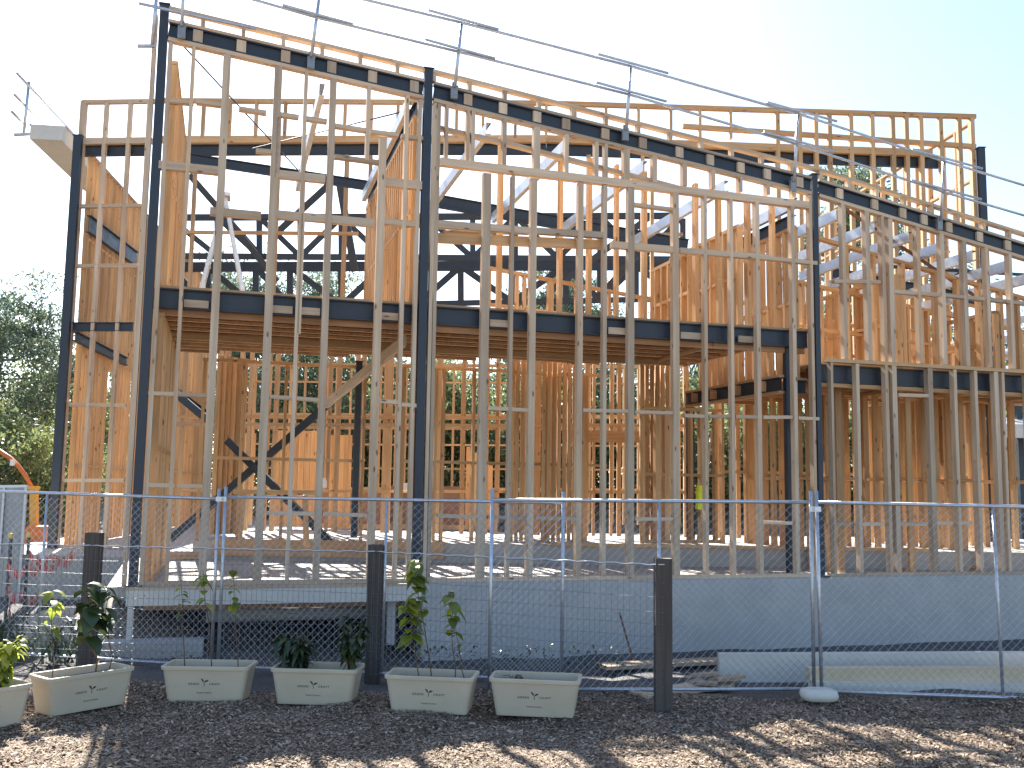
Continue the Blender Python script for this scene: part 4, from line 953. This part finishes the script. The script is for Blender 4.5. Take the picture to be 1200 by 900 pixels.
# dirt mound left of the frame
def mound(name, cx, cy, rx, ry, h, m):
    n = 26; vs = []; fs = []
    for j in range(n+1):
        for i in range(n+1):
            x = -1+2*i/n; y = -1+2*j/n; r = min(1, math.hypot(x, y)); z = h*(1-r*r)**2+.05*math.sin(9*x+4*y)*(1-r)-.05
            vs.append((cx+rx*x, cy+ry*y, z))
    for j in range(n):
        for i in range(n): a = j*(n+1)+i; fs.append((a, a+1, a+n+2, a+n+1))
    me = bpy.data.meshes.new(name); me.from_pydata(vs, [], fs); me.polygons.foreach_set('use_smooth', [True]*len(fs)); return link(name, me, m)
M['dirt'] = noisy('dirt', (.20, .165, .13), (.40, .34, .28), 3, .95, 0, .8, .03)
tag(mound('dirt_mound', -4.85, 11.6, 1.3, 1.2, .42, M['dirt']), None, None, kind='structure')
tag(mound('earth_bank', 2, 38, 40, 9, 2.2, M['dirt']), None, None, kind='structure')
# low buildings and roofs at the right behind
rs = thing('site_shed', 'low grey steel roofed shed beyond the right end of the frame', 'shed', on_y(1190, 640, 22))
p = on_y(1150, 470, 22); q = on_y(1330, 474, 22)
for i in range(5):
    a_ = on_y(1158, 378+i*20, 21+i*.4); b2 = on_y(1330, 352+i*22, 21+i*.4); bar('roof_sheet', rs, a_, b2, .16, .5, M['roofsheet'], Vector((0, 1, .3)))
for x in (1163, 1190, 1222, 1260): p = on_y(x, 400, 22); bar('post', rs, Vector((p.x, 22, 0)), Vector((p.x, 22, on_y(x, 372, 22).z)), .12, .12, M['steel'], FY)
a_ = on_y(1150, 500, 21.6); b2 = on_y(1330, 505, 21.6); bar('awning', rs, a_, b2, .3, 1.2, M['roofsheet'], Vector((0, 1, .2)))

# ---------------------------------------------------------------- trees
def tree_meshes(seed, h, cr, ch, nclump, nleaf, lsz, spread, trunk_r=.16):
    rg = np.random.default_rng(seed); rnd = random.Random(seed)
    tb = MB(); pts = []; x = y = 0
    for k in range(8):
        pts.append((x, y, h*.8*k/7)); x += rnd.uniform(-.2, .2); y += rnd.uniform(-.2, .2)
    tb.tube(pts, [trunk_r*(1-.75*k/7) for k in range(8)], 8)
    cl = []
    while len(cl) < nclump:
        p = rg.uniform(-1, 1, 3); r = np.linalg.norm(p)
        if r > 1 or r < .35: continue
        c = np.array([p[0]*cr*(1+.3*math.sin(5*p[2]+seed)), p[1]*cr, h-ch/2+p[2]*ch/2]); cl.append(c)
    for c in cl[:14]:
        j = rnd.randint(3, 7); s = Vector(pts[j]); e = Vector(c); m_ = s.lerp(e, .5)+Vector((0, 0, -.15)); tb.tube([s, m_, e], [trunk_r*.35, trunk_r*.2, trunk_r*.06], 5)
    cl = np.array(cl); idx = rg.integers(0, nclump, nleaf); sc_ = rg.uniform(.5, 1.3, nclump)[idx][:, None]*spread
    c = cl[idx]+rg.normal(0, 1, (nleaf, 3))*sc_*np.array([1, 1, .7])
    a = rg.normal(0, 1, (nleaf, 3)); a[:, 2] -= .5; a /= np.linalg.norm(a, axis=1)[:, None]
    b = np.cross(a, rg.normal(0, 1, (nleaf, 3))); b /= np.linalg.norm(b, axis=1)[:, None]
    L = lsz*rg.uniform(.6, 1.4, nleaf)[:, None]; W_ = L*.38
    V = np.stack([c-a*L*.5, c+b*W_*.5, c+a*L*.5, c-b*W_*.5], 1).reshape(-1, 3)
    me = bpy.data.meshes.new('crown'); n = nleaf
    me.vertices.add(4*n); me.vertices.foreach_set('co', V.ravel()); me.loops.add(4*n); me.loops.foreach_set('vertex_index', np.arange(4*n)); me.polygons.add(n); me.polygons.foreach_set('loop_start', np.arange(n)*4); me.update()
    tm = bpy.data.meshes.new('trunk'); tm.from_pydata(tb.v, [], tb.f)
    return tm, me
KINDS = {
 'gum': tree_meshes(3, 9.0, 2.6, 6.0, 60, 20000, .15, .36),
 'wide': tree_meshes(11, 7.0, 3.2, 5.6, 70, 21000, .155, .38),
 'tall': tree_meshes(21, 11.0, 2.2, 6.5, 46, 19000, .15, .36),
 'bush': tree_meshes(31, 5.2, 2.9, 5.0, 60, 21000, .17, .42, .1)}
for k, (tm, cm) in KINDS.items():
    tm.materials.append(M['bark']); cm.materials.append(M['gum2'] if k in ('bush', 'wide') else M['gum'])
def tree(kind, px, Y, scale, label, rz=0.0):
    p = on_y(px, 600, Y); th = thing('tree', label, 'tree', (p.x, Y, -.1), rz, 'trees behind the site')
    for nm, me in zip(('trunk', 'crown'), KINDS[kind]):
        o = bpy.data.objects.new(nm, me); COL.objects.link(o); o.parent = th
    th.scale = (scale, scale, scale)
TR = [('gum', -8, 25, .80, 'tall grey green gum tree at the far left of the site'), ('wide', 52, 28, .86, 'broad olive green tree between the far left gum and the left wing'), ('bush', -60, 21, .7, 'dark shrubby tree low behind the left hoarding'),
      ('bush', 20, 23, .62, 'dark shrub under the broad tree beside the orange boom'), ('bush', 130, 36, 1.0, 'bushy tree seen through the slits of the left side wall'),
      ('gum', 268, 36, 1.16, 'gum tree whose crown shows behind the step ladder'), ('gum', 375, 37, 1.14, 'gum tree whose crown shows between ladder and inner wall'), ('bush', 330, 33, 1.15, 'bushy olive tree behind the left rear windows'),
      ('bush', 420, 34, 1.2, 'bushy olive tree behind the inner steel column'), ('wide', 478, 35, .95, 'broad tree behind the windows left of the second column'), ('bush', 545, 34, 1.2, 'bushy tree behind the windows right of the second column'),
      ('tall', 628, 37, .95, 'gum with loose crown showing under the raking rear beam'), ('bush', 600, 33, 1.1, 'dark bushy tree low behind the middle rear windows'), ('tall', 690, 38, .93, 'slim gum with crown showing under the fourth purlin'),
      ('bush', 668, 34, 1.15, 'bushy tree behind the lintel opening'), ('wide', 740, 36, .95, 'broad green tree behind the clustered inner studs'), ('bush', 810, 33, 1.1, 'bushy tree behind the inner column doorway'),
      ('tall', 815, 40, 1.0, 'tall gum glimpsed above the inner column'), ('bush', 905, 35, 1.1, 'bushy tree behind the short steel column'), ('tall', 1012, 34, 1.22, 'tall gum whose tip rises above the low end of the parapet'), ('bush', 1000, 35, 1.1, 'bushy tree behind the partitions right of the third column'),
      ('bush', 1095, 36, 1.1, 'bushy tree behind the right saw horse'), ('wide', 1180, 33, 1.12, 'broad tree standing over the grey shed at the right end'), ('bush', 1240, 30, 1.0, 'bushy tree beyond the right end of the frame')]
for i, (k, px, Y, s, lab) in enumerate(TR): tree(k, px, Y, s, lab, i*1.3)

# ---------------------------------------------------------------- light
EL, AZ = rad(40.0), rad(-19.4)       # azimuth measured from +Y towards +X
sd = Vector((math.sin(AZ)*math.cos(EL), math.cos(AZ)*math.cos(EL), math.sin(EL)))
sl = bpy.data.lights.new('sun', 'SUN'); sl.energy = 5.0; sl.angle = rad(.53); sl.color = (1, .95, .87)
so = bpy.data.objects.new('sun', sl); COL.objects.link(so); so.rotation_euler = sd.to_track_quat('Z', 'Y').to_euler()
wo = bpy.data.worlds.new('World'); sc.world = wo; wo.use_nodes = True; nt = wo.node_tree
sk = nt.nodes.new('ShaderNodeTexSky'); sk.sky_type = 'NISHITA'; sk.sun_disc = False; sk.sun_elevation = EL; sk.sun_rotation = AZ
sk.air_density = 1.0; sk.dust_density = .8; sk.ozone_density = 1.6
bgn = nt.nodes['Background']; bgn.inputs['Strength'].default_value = .075; nt.links.new(sk.outputs[0], bgn.inputs['Color'])
sc.view_settings.view_transform = 'Standard'; sc.view_settings.look = 'None'; sc.view_settings.gamma = 1; sc.view_settings.exposure = 2.0
sc.cycles.max_bounces = 6; sc.cycles.diffuse_bounces = 4; sc.cycles.use_denoising = True
